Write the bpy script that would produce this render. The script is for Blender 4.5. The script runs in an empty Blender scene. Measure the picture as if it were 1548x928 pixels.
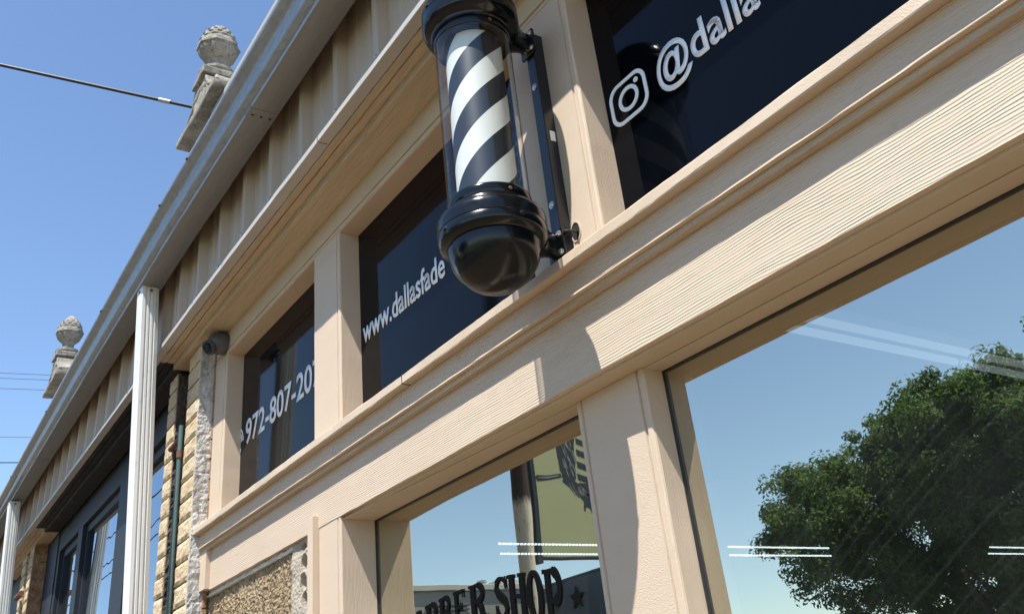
import bpy, bmesh, math, random
from mathutils import Vector, Matrix, noise

random.seed(7)
scene = bpy.context.scene
COL = scene.collection
PI = math.pi


# ------------------------------------------------------------------ helpers
def bend(x):                       # the old facade leans back a little past the shop
    return 0.0 if x > -3.4 else (-3.4 - x) * 0.0101


def nz(x, y, z, s=1.0):
    return noise.noise(Vector((x * s, y * s, z * s)))


def empty(name, loc, label, cat, group=None):
    o = bpy.data.objects.new(name, None)
    o.location = loc
    o.empty_display_size = 0.1
    COL.objects.link(o)
    o['label'] = label
    o['category'] = cat
    if group:
        o['group'] = group
    return o


def tag(o, label=None, cat=None, group=None, kind=None):
    if label: o['label'] = label
    if cat: o['category'] = cat
    if group: o['group'] = group
    if kind: o['kind'] = kind
    return o


WL = {}                            # world location of every object made here


def link(name, bm, mat, parent=None, smooth=False, loc=None, label=None):
    """bm is in world coordinates; the mesh is stored relative to the parent (or loc)."""
    bmesh.ops.recalc_face_normals(bm, faces=bm.faces[:])
    base = Vector(loc) if loc is not None else (WL[parent.name] if parent is not None else Vector((0, 0, 0)))
    bmesh.ops.translate(bm, verts=bm.verts[:], vec=-base)
    me = bpy.data.meshes.new(name)
    bm.to_mesh(me)
    bm.free()
    if smooth:
        me.polygons.foreach_set('use_smooth', [True] * len(me.polygons))
        try:
            me.set_sharp_from_angle(angle=math.radians(38))
        except Exception:
            pass
    for m in (mat if isinstance(mat, (list, tuple)) else [mat]):
        me.materials.append(m)
    o = bpy.data.objects.new(name, me)
    COL.objects.link(o)
    WL[o.name] = base.copy()
    if parent is not None:
        o.parent = parent
        o.location = base - WL[parent.name]
    else:
        o.location = base
    if label:
        o['label'] = label
    return o


def thing(name, loc, label, cat, group=None):
    o = empty(name, loc, label, cat, group)
    WL[o.name] = Vector(loc)
    return o


def kids(o):
    return [c for c in bpy.data.objects if c.parent == o]


def copy_tree(o, parent=None, loc=None):
    c = o.copy()
    COL.objects.link(c)
    if loc is not None:
        c.location = loc
    if parent is not None:
        c.parent = parent
    for k in kids(o):
        copy_tree(k, c)
    WL[c.name] = Vector(c.location)
    return c


def box(bm, x0, x1, y0, y1, z0, z1, bev=0.0015, seg=2, mi=0):
    n0 = len(bm.faces)
    g = bmesh.ops.create_cube(bm, size=1.0)
    vs = g['verts']
    for v in vs:
        v.co = Vector((x0 + (v.co.x + .5) * (x1 - x0), y0 + (v.co.y + .5) * (y1 - y0), z0 + (v.co.z + .5) * (z1 - z0)))
    if bev > 0:
        es = list({e for v in vs for e in v.link_edges})
        bmesh.ops.bevel(bm, geom=es, offset=bev, segments=seg, affect='EDGES', profile=0.5)
    if mi:
        bm.faces.ensure_lookup_table()
        for f in bm.faces[n0:]:
            f.material_index = mi
    return bm


def B():
    return bmesh.new()


def frange(a, b, step):
    n = max(1, int(abs(b - a) / step + .5))
    return [a + (b - a) * i / n for i in range(n + 1)]


def sweep_x(bm, prof, xs, jit=0.0, usebend=True, dz=None, seed=0.0, closed=True):
    """prof: (y, z) loop swept along x; jit = paint wobble"""
    rings = []
    for x in xs:
        r = []
        for i, p in enumerate(prof):
            y, z = p[0], p[1]
            w = p[2] if len(p) > 2 else 0.0
            if usebend: y += bend(x)
            if dz: z += dz(x) * w
            if jit:
                y += jit * nz(x * 9 + seed, i * 3.1, 1.7) + jit * .6 * nz(x * 55 + seed, i * 3.1, 5.2)
                z += jit * nz(x * 9 + seed, i * 3.1, 8.3) + jit * .6 * nz(x * 55 + seed, i * 3.1, 2.9)
            r.append(bm.verts.new((x, y, z)))
        rings.append(r)
    n = len(prof)
    for a, b in zip(rings, rings[1:]):
        for i in range(n if closed else n - 1):
            j = (i + 1) % n
            bm.faces.new((a[i], a[j], b[j], b[i]))
    if closed:
        bm.faces.new(rings[0][::-1])
        bm.faces.new(rings[-1])
    return bm


def sweep_z(bm, prof, zs, jit=0.0, usebend=False, seed=0.0, dy=None):
    """prof: (x, y) loop swept along z"""
    rings = []
    for z in zs:
        r = []
        for i, (x, y) in enumerate(prof):
            if usebend: y += bend(x)
            if dy: y += dy(z)
            if jit:
                x += jit * nz(z * 9 + seed, i * 3.1, 1.7) + jit * .6 * nz(z * 60, i * 3.1, 5.2 + seed)
                y += jit * nz(z * 9 + seed, i * 3.1, 8.3)
            r.append(bm.verts.new((x, y, z)))
        rings.append(r)
    n = len(prof)
    for a, b in zip(rings, rings[1:]):
        for i in range(n):
            j = (i + 1) % n
            bm.faces.new((a[i], a[j], b[j], b[i]))
    bm.faces.new(rings[0][::-1])
    bm.faces.new(rings[-1])
    return bm


def lathe(bm, prof, cx, cy, seg=48, cap=True):
    rings = []
    for r, z in prof:
        if r < 1e-5:
            rings.append([bm.verts.new((cx, cy, z))])
        else:
            rings.append([bm.verts.new((cx + r * math.cos(2 * PI * k / seg), cy + r * math.sin(2 * PI * k / seg), z)) for k in range(seg)])
    for a, b in zip(rings, rings[1:]):
        for k in range(seg):
            k2 = (k + 1) % seg
            if len(a) == 1 and len(b) == 1: continue
            if len(a) == 1: bm.faces.new((a[0], b[k], b[k2]))
            elif len(b) == 1: bm.faces.new((a[k], a[k2], b[0]))
            else: bm.faces.new((a[k], a[k2], b[k2], b[k]))
    if cap:
        if len(rings[0]) > 1: bm.faces.new(rings[0][::-1])
        if len(rings[-1]) > 1: bm.faces.new(rings[-1])
    return bm


def tube(bm, pts, r, seg=10, r1=None):
    pts = [Vector(p) for p in pts]
    rings = []
    up = Vector((0.13, 0.31, 0.94))
    for i, p in enumerate(pts):
        t = (pts[min(i + 1, len(pts) - 1)] - pts[max(i - 1, 0)]).normalized()
        a = t.cross(up)
        if a.length < 1e-3: a = t.cross(Vector((1, 0, 0)))
        a.normalize()
        b = t.cross(a)
        rr = r if r1 is None else r + (r1 - r) * i / (len(pts) - 1)
        rings.append([bm.verts.new(p + a * rr * math.cos(2 * PI * k / seg) + b * rr * math.sin(2 * PI * k / seg)) for k in range(seg)])
    for A, Bq in zip(rings, rings[1:]):
        for k in range(seg):
            bm.faces.new((A[k], A[(k + 1) % seg], Bq[(k + 1) % seg], Bq[k]))
    bm.faces.new(rings[0][::-1]); bm.faces.new(rings[-1])
    return bm


def screw_head(bm, c, d, r=0.006, h=0.004):
    """small domed head at c pointing along d"""
    d = Vector(d).normalized()
    q = Vector((0, 0, 1)).rotation_difference(d).to_matrix()
    prof = [(r * 1.35, 0), (r * 1.35, h * .3), (r, h * .35), (r * .85, h), (0, h * 1.15)]
    sub = bmesh.new()
    lathe(sub, prof, 0, 0, 12)
    me = bpy.data.meshes.new('tmp')
    bmesh.ops.transform(sub, matrix=Matrix.Translation(Vector(c)) @ q.to_4x4(), verts=sub.verts[:])
    sub.to_mesh(me); sub.free()
    bm.from_mesh(me)
    bpy.data.meshes.remove(me)
    return bm


def extrude_poly(bm, pts, frame, depth):
    """pts (u, v) polygon, frame(u, v, d) -> world; prism of thickness depth"""
    a = [bm.verts.new(frame(u, v, 0.0)) for u, v in pts]
    b = [bm.verts.new(frame(u, v, depth)) for u, v in pts]
    n = len(pts)
    bm.faces.new(a); bm.faces.new(b[::-1])
    for i in range(n):
        j = (i + 1) % n
        bm.faces.new((a[i], b[i], b[j], a[j]))


def stroke(pts, w):
    """thick polyline as one polygon"""
    L, R = [], []
    n = len(pts)
    for i, p in enumerate(pts):
        a = Vector(pts[max(i - 1, 0)]); b = Vector(pts[min(i + 1, n - 1)])
        t = (b - a).normalized()
        nn = Vector((-t.y, t.x))
        ww = w[i] if isinstance(w, (list, tuple)) else w
        L.append((p[0] + nn.x * ww / 2, p[1] + nn.y * ww / 2))
        R.append((p[0] - nn.x * ww / 2, p[1] - nn.y * ww / 2))
    return L + R[::-1]


def ring_strip(bm, outer, inner, frame, depth):
    n = len(outer)
    ao = [bm.verts.new(frame(u, v, 0)) for u, v in outer]; ai = [bm.verts.new(frame(u, v, 0)) for u, v in inner]
    bo = [bm.verts.new(frame(u, v, depth)) for u, v in outer]; bi = [bm.verts.new(frame(u, v, depth)) for u, v in inner]
    for i in range(n):
        j = (i + 1) % n
        bm.faces.new((ao[i], ao[j], ai[j], ai[i]))
        bm.faces.new((bo[j], bo[i], bi[i], bi[j]))
        bm.faces.new((ao[j], ao[i], bo[i], bo[j]))
        bm.faces.new((ai[i], ai[j], bi[j], bi[i]))


# ------------------------------------------------------------------ materials
class NT:
    def __init__(self, name):
        self.m = bpy.data.materials.new(name)
        self.m.use_nodes = True
        self.t = self.m.node_tree
        self.t.nodes.clear()
        self.out = self.n('ShaderNodeOutputMaterial')
        self.co = None

    def n(self, typ, **kw):
        nd = self.t.nodes.new(typ)
        for k, v in kw.items():
            if k.startswith('i_'):
                key = k[2:]
                key = int(key) if key.isdigit() else key.replace('_', ' ')
                nd.inputs[key].default_value = v
            else:
                setattr(nd, k, v)
        return nd

    def l(self, a, b):
        self.t.links.new(a, b)

    def coords(self, scale=(1, 1, 1), rot=(0, 0, 0), kind='Object'):
        tc = self.n('ShaderNodeTexCoord')
        mp = self.n('ShaderNodeMapping')
        mp.inputs['Scale'].default_value = scale
        mp.inputs['Rotation'].default_value = rot
        self.l(tc.outputs[kind], mp.inputs['Vector'])
        return mp.outputs['Vector']

    def noise(self, vec, scale=5, detail=4, rough=.55, dist=0.0):
        nd = self.n('ShaderNodeTexNoise')
        nd.inputs['Scale'].default_value = scale
        nd.inputs['Detail'].default_value = detail
        nd.inputs['Roughness'].default_value = rough
        nd.inputs['Distortion'].default_value = dist
        self.l(vec, nd.inputs['Vector'])
        return nd.outputs['Fac']

    def ramp(self, fac, stops, interp='LINEAR'):
        r = self.n('ShaderNodeValToRGB')
        r.color_ramp.interpolation = interp
        while len(r.color_ramp.elements) < len(stops):
            r.color_ramp.elements.new(.5)
        for e, (p, c) in zip(r.color_ramp.elements, stops):
            e.position = p
            e.color = (c[0], c[1], c[2], 1) if isinstance(c, (tuple, list)) else (c, c, c, 1)
        self.l(fac, r.inputs['Fac'])
        return r.outputs['Color']

    def math(self, op, a, b=None):
        nd = self.n('ShaderNodeMath', operation=op)
        for i, v in enumerate((a, b)):
            if v is None: continue
            if isinstance(v, (int, float)): nd.inputs[i].default_value = v
            else: self.l(v, nd.inputs[i])
        return nd.outputs[0]

    def mix(self, fac, a, b, mode='MIX'):
        nd = self.n('ShaderNodeMix', data_type='RGBA', blend_type=mode)
        for s, v in (('Factor', fac), ('A', a), ('B', b)):
            sock = [x for x in nd.inputs if x.name == s and (x.type == 'RGBA' if s != 'Factor' else x.type == 'VALUE')][0]
            if isinstance(v, (int, float)): sock.default_value = v
            elif isinstance(v, (tuple, list)): sock.default_value = (v[0], v[1], v[2], 1)
            else: self.l(v, sock)
        return [x for x in nd.outputs if x.type == 'RGBA'][0]

    def bump(self, h, strength=.3, dist=.002, normal=None):
        nd = self.n('ShaderNodeBump')
        nd.inputs['Strength'].default_value = strength
        nd.inputs['Distance'].default_value = dist
        self.l(h, nd.inputs['Height'])
        if normal is not None: self.l(normal, nd.inputs['Normal'])
        return nd.outputs['Normal']

    def pbr(self, base, rough=.5, metal=0.0, normal=None, spec=.5, coat=0.0):
        p = self.n('ShaderNodeBsdfPrincipled')
        if isinstance(base, (tuple, list)): p.inputs['Base Color'].default_value = (*base[:3], 1)
        else: self.l(base, p.inputs['Base Color'])
        if isinstance(rough, (int, float)): p.inputs['Roughness'].default_value = rough
        else: self.l(rough, p.inputs['Roughness'])
        if isinstance(metal, (int, float)): p.inputs['Metallic'].default_value = metal
        else: self.l(metal, p.inputs['Metallic'])
        p.inputs['Specular IOR Level'].default_value = spec
        p.inputs['Coat Weight'].default_value = coat
        if normal is not None: self.l(normal, p.inputs['Normal'])
        self.l(p.outputs[0], self.out.inputs['Surface'])
        return p


BEIGE = (.575, .452, .332)
BEIGE_D = (.56, .435, .300)


def paint(name, grain='x', col=BEIGE, amp=1.0, dirt=.25, period=.0053, fine=.35):
    """old house paint over embossed wood-grain board; grain axis x or z, '' = smooth stipple"""
    t = NT(name)
    v = t.coords()
    h = None
    if grain:
        if grain == 'x': sc = (1.1, 1.0, 1 / period / 1.0)
        else: sc = (1 / period / 1.0, 1 / period, 1.1)
        # warp the grain gently so that the lines wander and meet
        sx = t.coords(scale=(2.3, 2.3, 9) if grain == 'x' else (9, 9, 2.3))
        warp = t.noise(sx, 1.6, 3, .55)
        sp = t.n('ShaderNodeSeparateXYZ')
        t.l(v, sp.inputs[0])
        ax = sp.outputs['Z'] if grain == 'x' else t.math('ADD', sp.outputs['X'], sp.outputs['Y'])
        ph = t.math('MULTIPLY', ax, 1 / period)
        ph = t.math('ADD', ph, t.math('MULTIPLY', warp, 4.0))
        s = t.math('SINE', t.math('MULTIPLY', ph, 2 * PI))
        # irregular depth along the board
        am = t.noise(t.coords(scale=(5, 5, 60) if grain == 'x' else (60, 60, 5)), 1.0, 3, .6)
        s = t.math('MULTIPLY', s, t.math('MULTIPLY', am, .9))
        st = t.noise(t.coords(scale=(6, 6, 420) if grain == 'x' else (420, 420, 6)), 1.0, 2, .6)
        h = t.math('ADD', t.math('MULTIPLY', s, .5), t.math('MULTIPLY', st, .9))
        n1 = t.bump(h, .62 * amp, .0016)
    else:
        n1 = None
    f = t.noise(v, 420, 3, .6)
    vo = t.n('ShaderNodeTexVoronoi')
    vo.inputs['Scale'].default_value = 5.2
    t.l(v, vo.inputs['Vector'])
    hole = t.ramp(vo.outputs['Distance'], [(.010, 1), (.020, 0)])
    n1 = t.bump(hole, -.35, .002, n1) if n1 is not None else t.bump(hole, -.35, .002)
    n2 = t.bump(f, fine, .0012, n1)
    d1 = t.noise(t.coords(scale=(1.5, 1.5, 5)), 2.2, 5, .62)
    d2 = t.noise(v, 34, 4, .65)
    dk = (col[0] * .80, col[1] * .77, col[2] * .72)
    c = t.mix(t.math('MULTIPLY', t.ramp(d1, [(.38, 0), (.72, 1)]), dirt), col, dk)
    c = t.mix(t.ramp(d2, [(.62, 0), (.80, .35)]), c, (col[0] * .72, col[1] * .68, col[2] * .62))
    c = t.mix(t.math('MULTIPLY', hole, .35), c, (col[0] * .6, col[1] * .55, col[2] * .5))
    t.pbr(c, .56, normal=n2, spec=.35)
    return t.m


def simple(name, col, rough=.5, metal=0.0, var=.15, scale=20, bump=0.0, bscale=200, spec=.5, coat=0.0, bd=.001):
    t = NT(name)
    v = t.coords()
    f = t.noise(v, scale, 5, .6)
    c = t.mix(f, tuple(x * (1 - var) for x in col), tuple(min(1, x * (1 + var)) for x in col))
    n = t.bump(t.noise(v, bscale, 4, .6), bump, bd) if bump else None
    t.pbr(c, rough, metal, n, spec, coat)
    return t.m


M = {}
M['board_h'] = paint('painted_board_grain_along', 'x', amp=1.25)
M['board_v'] = paint('painted_board_grain_upright', 'z', amp=.6, period=.0036)
M['plain'] = paint('painted_board_smooth', '', fine=.55)
M['stipple'] = paint('painted_board_stippled', '', fine=.95)
M['soffit'] = paint('painted_soffit', 'x', col=BEIGE_D, amp=.25, dirt=.5, period=.004)


def flaking():
    t = NT('flaking_painted_moulding')
    v = t.coords(scale=(2.2, 30, 30))
    a = t.noise(v, 3.0, 6, .7, .4)
    crack = t.noise(t.coords(scale=(3, 90, 90)), 1.0, 4, .7)
    c = t.mix(t.ramp(a, [(.36, 1), (.60, 0)]), BEIGE_D, (.48, .37, .262))
    c = t.mix(t.ramp(crack, [(.26, 1), (.33, 0)]), c, (.14, .10, .07))
    h = t.math('ADD', a, t.math('MULTIPLY', crack, .8))
    t.pbr(c, .62, normal=t.bump(h, .8, .006), spec=.3)
    return t.m


M['flaking'] = flaking()
M["siding"] = simple("ribbed_steel_paint", (.46, .36, .265), .42, 0, .10, 3.0, .12, 30, .4)
M['siding_trim'] = simple('trim_steel_paint', (.46, .43, .385), .45, 0, .08, 9, .06, 60, .4)


def galv():
    t = NT('galvanized_steel')
    v = t.coords(scale=(5, 40, 40))
    a = t.noise(v, 6, 5, .65)
    vo = t.n('ShaderNodeTexVoronoi')
    vo.inputs['Scale'].default_value = 90
    t.l(t.coords(scale=(.35, 1, 1)), vo.inputs['Vector'])
    sp = t.math('MULTIPLY', vo.outputs['Distance'], 1.0)
    c = t.mix(a, (.27, .275, .28), (.46, .465, .47))
    c = t.mix(.25, c, t.ramp(vo.outputs['Color'], [(0, .22), (1, .62)]))
    st = t.noise(t.coords(scale=(60, 4, 4)), 2.0, 3, .6)
    r = t.math('ADD', t.math('MULTIPLY', a, .25), .36)
    t.pbr(c, r, .78, t.bump(t.math('ADD', st, sp), .06, .001), .5)
    return t.m


M['galv'] = galv()


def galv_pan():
    t = NT('shaded_gutter_bottom')
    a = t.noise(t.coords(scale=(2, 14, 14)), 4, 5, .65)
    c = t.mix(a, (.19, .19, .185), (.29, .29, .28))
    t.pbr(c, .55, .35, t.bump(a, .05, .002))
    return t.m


M['galv_pan'] = galv_pan()
def enamel_leader():
    t = NT('white_downspout_enamel')
    a = t.noise(t.coords(scale=(30, 30, 1.2)), 1.5, 5, .65); b = t.noise(t.coords(), 18, 5, .7)
    c = t.mix(t.ramp(a, [(.45, 0), (.70, .55)]), (.74, .73, .685), (.54, .51, .45))
    c = t.mix(t.ramp(b, [(.60, 0), (.74, .5)]), c, (.42, .37, .30))
    t.pbr(c, .42, 0, t.bump(t.noise(t.coords(), 6, 3, .6), .06, .006), .45)
    return t.m


M['downspout'] = enamel_leader()


def black_vinyl():
    t = NT('black_window_film')
    v = t.coords()
    b = t.noise(v, 3.2, 2, .5)
    bub = t.n('ShaderNodeTexVoronoi')
    bub.inputs['Scale'].default_value = 9
    t.l(v, bub.inputs['Vector'])
    bb = t.ramp(bub.outputs['Distance'], [(.0, 1), (.07, 0)])
    h = t.math('ADD', t.math('MULTIPLY', b, .6), t.math('MULTIPLY', bb, .05))
    p = t.pbr((.0016, .0022, .0038), .05, 0, t.bump(h, .05, .02), .12)
    return t.m


M['film'] = black_vinyl()
M['lettering'] = simple('white_vinyl_lettering', (.80, .82, .84), .45, 0, .02)
M['black_letter'] = simple('black_vinyl_lettering', (.004, .004, .0045), .9, 0, .02, spec=.05)


def shop_glass(name, refl=.56, dust=.012, tint=(.72, .77, .77), gcol=(1.0, .97, .82)):
    t = NT(name)
    v = t.coords()
    sw = t.noise(t.coords(scale=(1.6, 1, 1.1)), 2.4, 3, .6, 1.2)
    # wiper arcs left by cleaning
    tc = t.n('ShaderNodeTexCoord')
    mp = t.n('ShaderNodeMapping')
    mp.inputs['Location'].default_value = (-1.42, 0, -.05)
    t.l(tc.outputs['Object'], mp.inputs['Vector'])
    ln = t.n('ShaderNodeVectorMath', operation='LENGTH')
    t.l(mp.outputs['Vector'], ln.inputs[0])
    arc = t.noise(t.coords(scale=(1, 1, 1)), 2.0, 2, .5)
    rr = t.math('ADD', ln.outputs['Value'], t.math('MULTIPLY', arc, .05))
    fine = t.n('ShaderNodeTexNoise'); fine.noise_dimensions = '1D'
    fine.inputs['Scale'].default_value = 130; fine.inputs['Detail'].default_value = 2
    t.l(rr, fine.inputs['W'])
    streak = t.ramp(fine.outputs['Fac'], [(.56, 0), (.70, 1)])
    g = t.n('ShaderNodeBsdfGlossy')
    g.inputs['Roughness'].default_value = .0
    g.inputs['Color'].default_value = (*gcol, 1)
    tr = t.n('ShaderNodeBsdfTransparent')
    tr.inputs['Color'].default_value = (*tint, 1)
    lw = t.n('ShaderNodeLayerWeight'); lw.inputs['Blend'].default_value = .5
    fr = t.math('POWER', lw.outputs['Facing'], 5.0)
    fac = t.math('ADD', t.math('MULTIPLY', fr, 1.0 - refl), refl)
    ge = t.n('ShaderNodeNewGeometry')
    fac = t.math('MULTIPLY', fac, t.math('SUBTRACT', 1.0, ge.outputs['Backfacing']))
    m1 = t.n('ShaderNodeMixShader')
    t.l(fac, m1.inputs[0]); t.l(tr.outputs[0], m1.inputs[1]); t.l(g.outputs[0], m1.inputs[2])
    df = t.n('ShaderNodeBsdfDiffuse'); df.inputs['Color'].default_value = (.75, .77, .78, 1)
    m2 = t.n('ShaderNodeMixShader')
    dfac = t.math('MULTIPLY', t.ramp(sw, [(.35, .25), (.75, 1)]), dust)
    dfac = t.math('ADD', dfac, t.math('MULTIPLY', streak, dust * .55))
    t.l(dfac, m2.inputs[0]); t.l(m1.outputs[0], m2.inputs[1]); t.l(df.outputs[0], m2.inputs[2])
    t.l(m2.outputs[0], t.out.inputs['Surface'])
    wob = t.bump(t.noise(v, 2.3, 2, .5), .028, .02)
    t.l(wob, g.inputs['Normal'])
    return t.m


M['glass'] = shop_glass('storefront_glass')
M['glass_dark'] = shop_glass('dark_store_glass', refl=.34, dust=.012, tint=(.4, .45, .5), gcol=(.80, .90, 1.0))


def brick_mat(name, a, b, speck, bump=.8):
    t = NT(name)
    v = t.coords()
    big = t.noise(t.coords(scale=(3, 3, 9)), 2.0, 3, .6)
    f = t.noise(v, 210, 4, .75)
    f2 = t.noise(v, 60, 5, .7)
    c = t.mix(t.ramp(big, [(.35, 0), (.65, 1)]), a, b)
    c = t.mix(t.ramp(f, [(.50, 0), (.60, .9)]), c, speck)
    h = t.math('ADD', f2, t.math('MULTIPLY', f, .4))
    t.pbr(c, .85, normal=t.bump(h, bump, .008), spec=.2)
    return t.m


M['brick'] = brick_mat('yellow_split_brick', (.72, .60, .40), (.64, .48, .30), (.27, .18, .105))
M['brick_raw'] = brick_mat('red_brown_brick_edge', (.34, .17, .09), (.42, .28, .17), (.15, .08, .05))
M['mortar'] = simple('grey_brown_mortar', (.25, .21, .17), .9, 0, .3, 60, .8, 120, .2, bd=.006)
M['dark_mortar'] = simple('dark_rough_mortar', (.10, .085, .07), .9, 0, .4, 40, .9, 90, .2, bd=.008)  # dark rough mortar; the slot's shade is put into its colour
M['plaster'] = simple('white_mortar_smear', (.74, .71, .64), .9, 0, .14, 60, .9, 140, .2, bd=.006)


def whitewash():
    t = NT('weathered_whitewash')
    v = t.coords(scale=(1, 1, .7))
    a = t.noise(v, 16, 6, .72, .6)
    b = t.noise(v, 75, 5, .7)
    c = t.mix(t.ramp(a, [(.42, 0), (.60, 1)]), (.64, .62, .58), (.33, .31, .28))
    c = t.mix(t.ramp(b, [(.56, 0), (.70, .7)]), c, (.22, .20, .18))
    t.pbr(c, .85, normal=t.bump(t.math('ADD', a, b), .9, .008), spec=.2)
    return t.m


M['whitewash'] = whitewash()


def stone_panel():
    t = NT('combed_aggregate_stone')
    v = t.coords(scale=(1, 1, .45))
    b = t.noise(t.coords(scale=(1, 1, .6)), 95, 4, .7)
    d = t.noise(v, 240, 3, .7)
    str_ = t.noise(t.coords(scale=(34, 34, 2)), 1.0, 3, .6)
    c = t.mix(t.ramp(str_, [(.38, 0), (.62, 1)]), (.29, .21, .125), (.39, .305, .19))
    c = t.mix(t.ramp(b, [(.50, 0), (.62, .9)]), c, (.13, .085, .055))
    c = t.mix(t.ramp(d, [(.60, 0), (.72, .8)]), c, (.60, .50, .33))
    t.pbr(c, .9, normal=t.bump(t.math('ADD', t.math('MULTIPLY', b, -1.0), d), .6, .006), spec=.15)
    return t.m


M['stone'] = stone_panel()
M['mortar_band'] = simple('smooth_grey_mortar', (.40, .345, .27), .9, 0, .18, 40, .7, 170, .2, bd=.004)
def black_enamel():
    t = NT('black_enamel')
    v = t.coords()
    a = t.noise(v, 22, 5, .7); b = t.noise(v, 160, 3, .7)
    c = t.mix(t.ramp(b, [(.60, 0), (.75, .5)]), (.004, .005, .006), (.016, .015, .014))
    r = t.math('ADD', t.math('MULTIPLY', t.ramp(a, [(.35, 0), (.75, 1)]), .16), .12)
    t.pbr(c, r, 0, t.bump(t.noise(v, 40, 2, .5), .012, .004), .38)
    return t.m


M['black_metal'] = black_enamel()
M['black_bar'] = simple('black_powder_coat', (.011, .013, .018), .32, 0, .2, 30, .10, 300, .5)
M['screw'] = simple('zinc_screw', (.55, .53, .50), .35, .9, .1)
M['sticker'] = simple('white_sticker', (.8, .79, .75), .5, 0, .04)


def stripes():
    t = NT('barber_stripes')
    tc = t.n('ShaderNodeTexCoord')
    sp = t.n('ShaderNodeSeparateXYZ')
    t.l(tc.outputs['Object'], sp.inputs[0])
    ang = t.math('ARCTAN2', sp.outputs['Y'], sp.outputs['X'])
    turns = t.math('DIVIDE', ang, 2 * PI)
    ph = t.math('ADD', t.math('MULTIPLY', turns, -3.0), t.math('DIVIDE', sp.outputs['Z'], STRIPE_PITCH))
    fr = t.math('FRACT', t.math('ADD', ph, STRIPE_PHASE))
    w = t.math('LESS_THAN', fr, .50)
    dirt = t.noise(t.coords(scale=(9, 9, 2)), 4, 5, .65)
    navy = t.mix(dirt, (.013, .016, .021), (.026, .031, .038))
    white = t.mix(dirt, (.76, .76, .695), (.62, .62, .56))
    c = t.mix(w, navy, white)
    t.pbr(c, .40, spec=.4)
    return t.m


STRIPE_PITCH = .133
STRIPE_PHASE = .87
M['stripes'] = stripes()


def acrylic():
    t = NT('clear_acrylic_tube')
    g = t.n('ShaderNodeBsdfGlossy'); g.inputs['Roughness'].default_value = .03
    tr = t.n('ShaderNodeBsdfTransparent')
    lw = t.n('ShaderNodeLayerWeight'); lw.inputs['Blend'].default_value = .5
    c = t.mix(t.math('POWER', lw.outputs['Facing'], 3.0), (.96, .97, .96), (.78, .80, .80))
    t.l(c, tr.inputs['Color'])
    m = t.n('ShaderNodeMixShader')
    t.l(t.math('ADD', t.math('MULTIPLY', t.math('POWER', lw.outputs['Facing'], 5.0), .90), .055), m.inputs[0]); t.l(tr.outputs[0], m.inputs[1]); t.l(g.outputs[0], m.inputs[2])
    t.l(m.outputs[0], t.out.inputs['Surface'])
    return t.m


M['acrylic'] = acrylic()


def concrete():
    t = NT('weathered_cast_stone')
    v = t.coords()
    a = t.noise(v, 9, 6, .7)
    b = t.noise(v, 60, 5, .7)
    c = t.mix(t.ramp(a, [(.40, 0), (.62, 1)]), (.34, .305, .25), (.19, .17, .14))
    c = t.mix(t.ramp(b, [(.52, 0), (.68, .8)]), c, (.07, .062, .052))
    t.pbr(c, .9, normal=t.bump(t.math('ADD', a, b), .5, .008), spec=.2)
    return t.m


M['cast_stone'] = concrete()
M['rubber'] = simple('black_cable_sheath', (.018, .015, .014), .5, 0, .3, 40)
M['wire'] = simple('grey_wire', (.05, .06, .08), .5)
M['cam_body'] = simple('grey_camera_shell', (.075, .072, .070), .45, 0, .1, 30)
M['cam_glass'] = simple('camera_lens_glass', (.006, .007, .010), .08, 0, .1, 10, spec=.7)
M['black_wood'] = paint('charred_black_board', 'x', col=(.010, .0095, .0095), amp=1.2, dirt=.5, period=.02)
M['slate_paint'] = paint('dark_slate_frame_paint', 'x', col=(.017, .021, .028), amp=.3, dirt=.3, period=.004)
M['green_pipe'] = simple('teal_painted_conduit', (.075, .125, .118), .5, 0, .2, 20)
M['rust'] = simple('rusty_iron', (.16, .075, .045), .8, .2, .4, 60, .6, 150)
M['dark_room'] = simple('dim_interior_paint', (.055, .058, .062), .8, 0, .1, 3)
M['hole'] = simple('gap_black', (.01, .009, .008), .9)


def emit(name, col, s):
    t = NT(name)
    e = t.n('ShaderNodeEmission')
    e.inputs['Color'].default_value = (*col, 1); e.inputs['Strength'].default_value = s
    t.l(e.outputs[0], t.out.inputs['Surface'])
    return t.m


M['tube_light'] = emit('fluorescent_tube', (.92, .97, 1.0), .26)
M['led'] = emit('led_point', (.93, .97, 1.0), 2.4)
M['fixture'] = simple('white_fixture_enamel', (.30, .32, .34), .5)


def rusty_pole():
    t = NT('rust_streaked_sign_post')
    tc = t.n('ShaderNodeTexCoord'); sp = t.n('ShaderNodeSeparateXYZ'); t.l(tc.outputs['Object'], sp.inputs[0])
    a = t.noise(t.coords(scale=(7, 7, 2.2)), 3.0, 6, .7)
    # bare rust near the top end where the paint has gone
    k = t.math('ADD', sp.outputs['Z'], t.math('MULTIPLY', a, .16))
    top = t.ramp(t.math('SUBTRACT', k, 2.68), [(.42, 0), (.50, 1)])
    b = t.noise(t.coords(scale=(14, 14, 3)), 4.0, 5, .7)
    c = t.mix(t.ramp(b, [(.54, 0), (.66, 1)]), (.62, .56, .44), (.36, .19, .09))
    c = t.mix(top, c, t.mix(a, (.022, .017, .015), (.07, .036, .026)))
    t.pbr(c, .6, .1, t.bump(b, .3, .003), .3)
    return t.m


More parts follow.
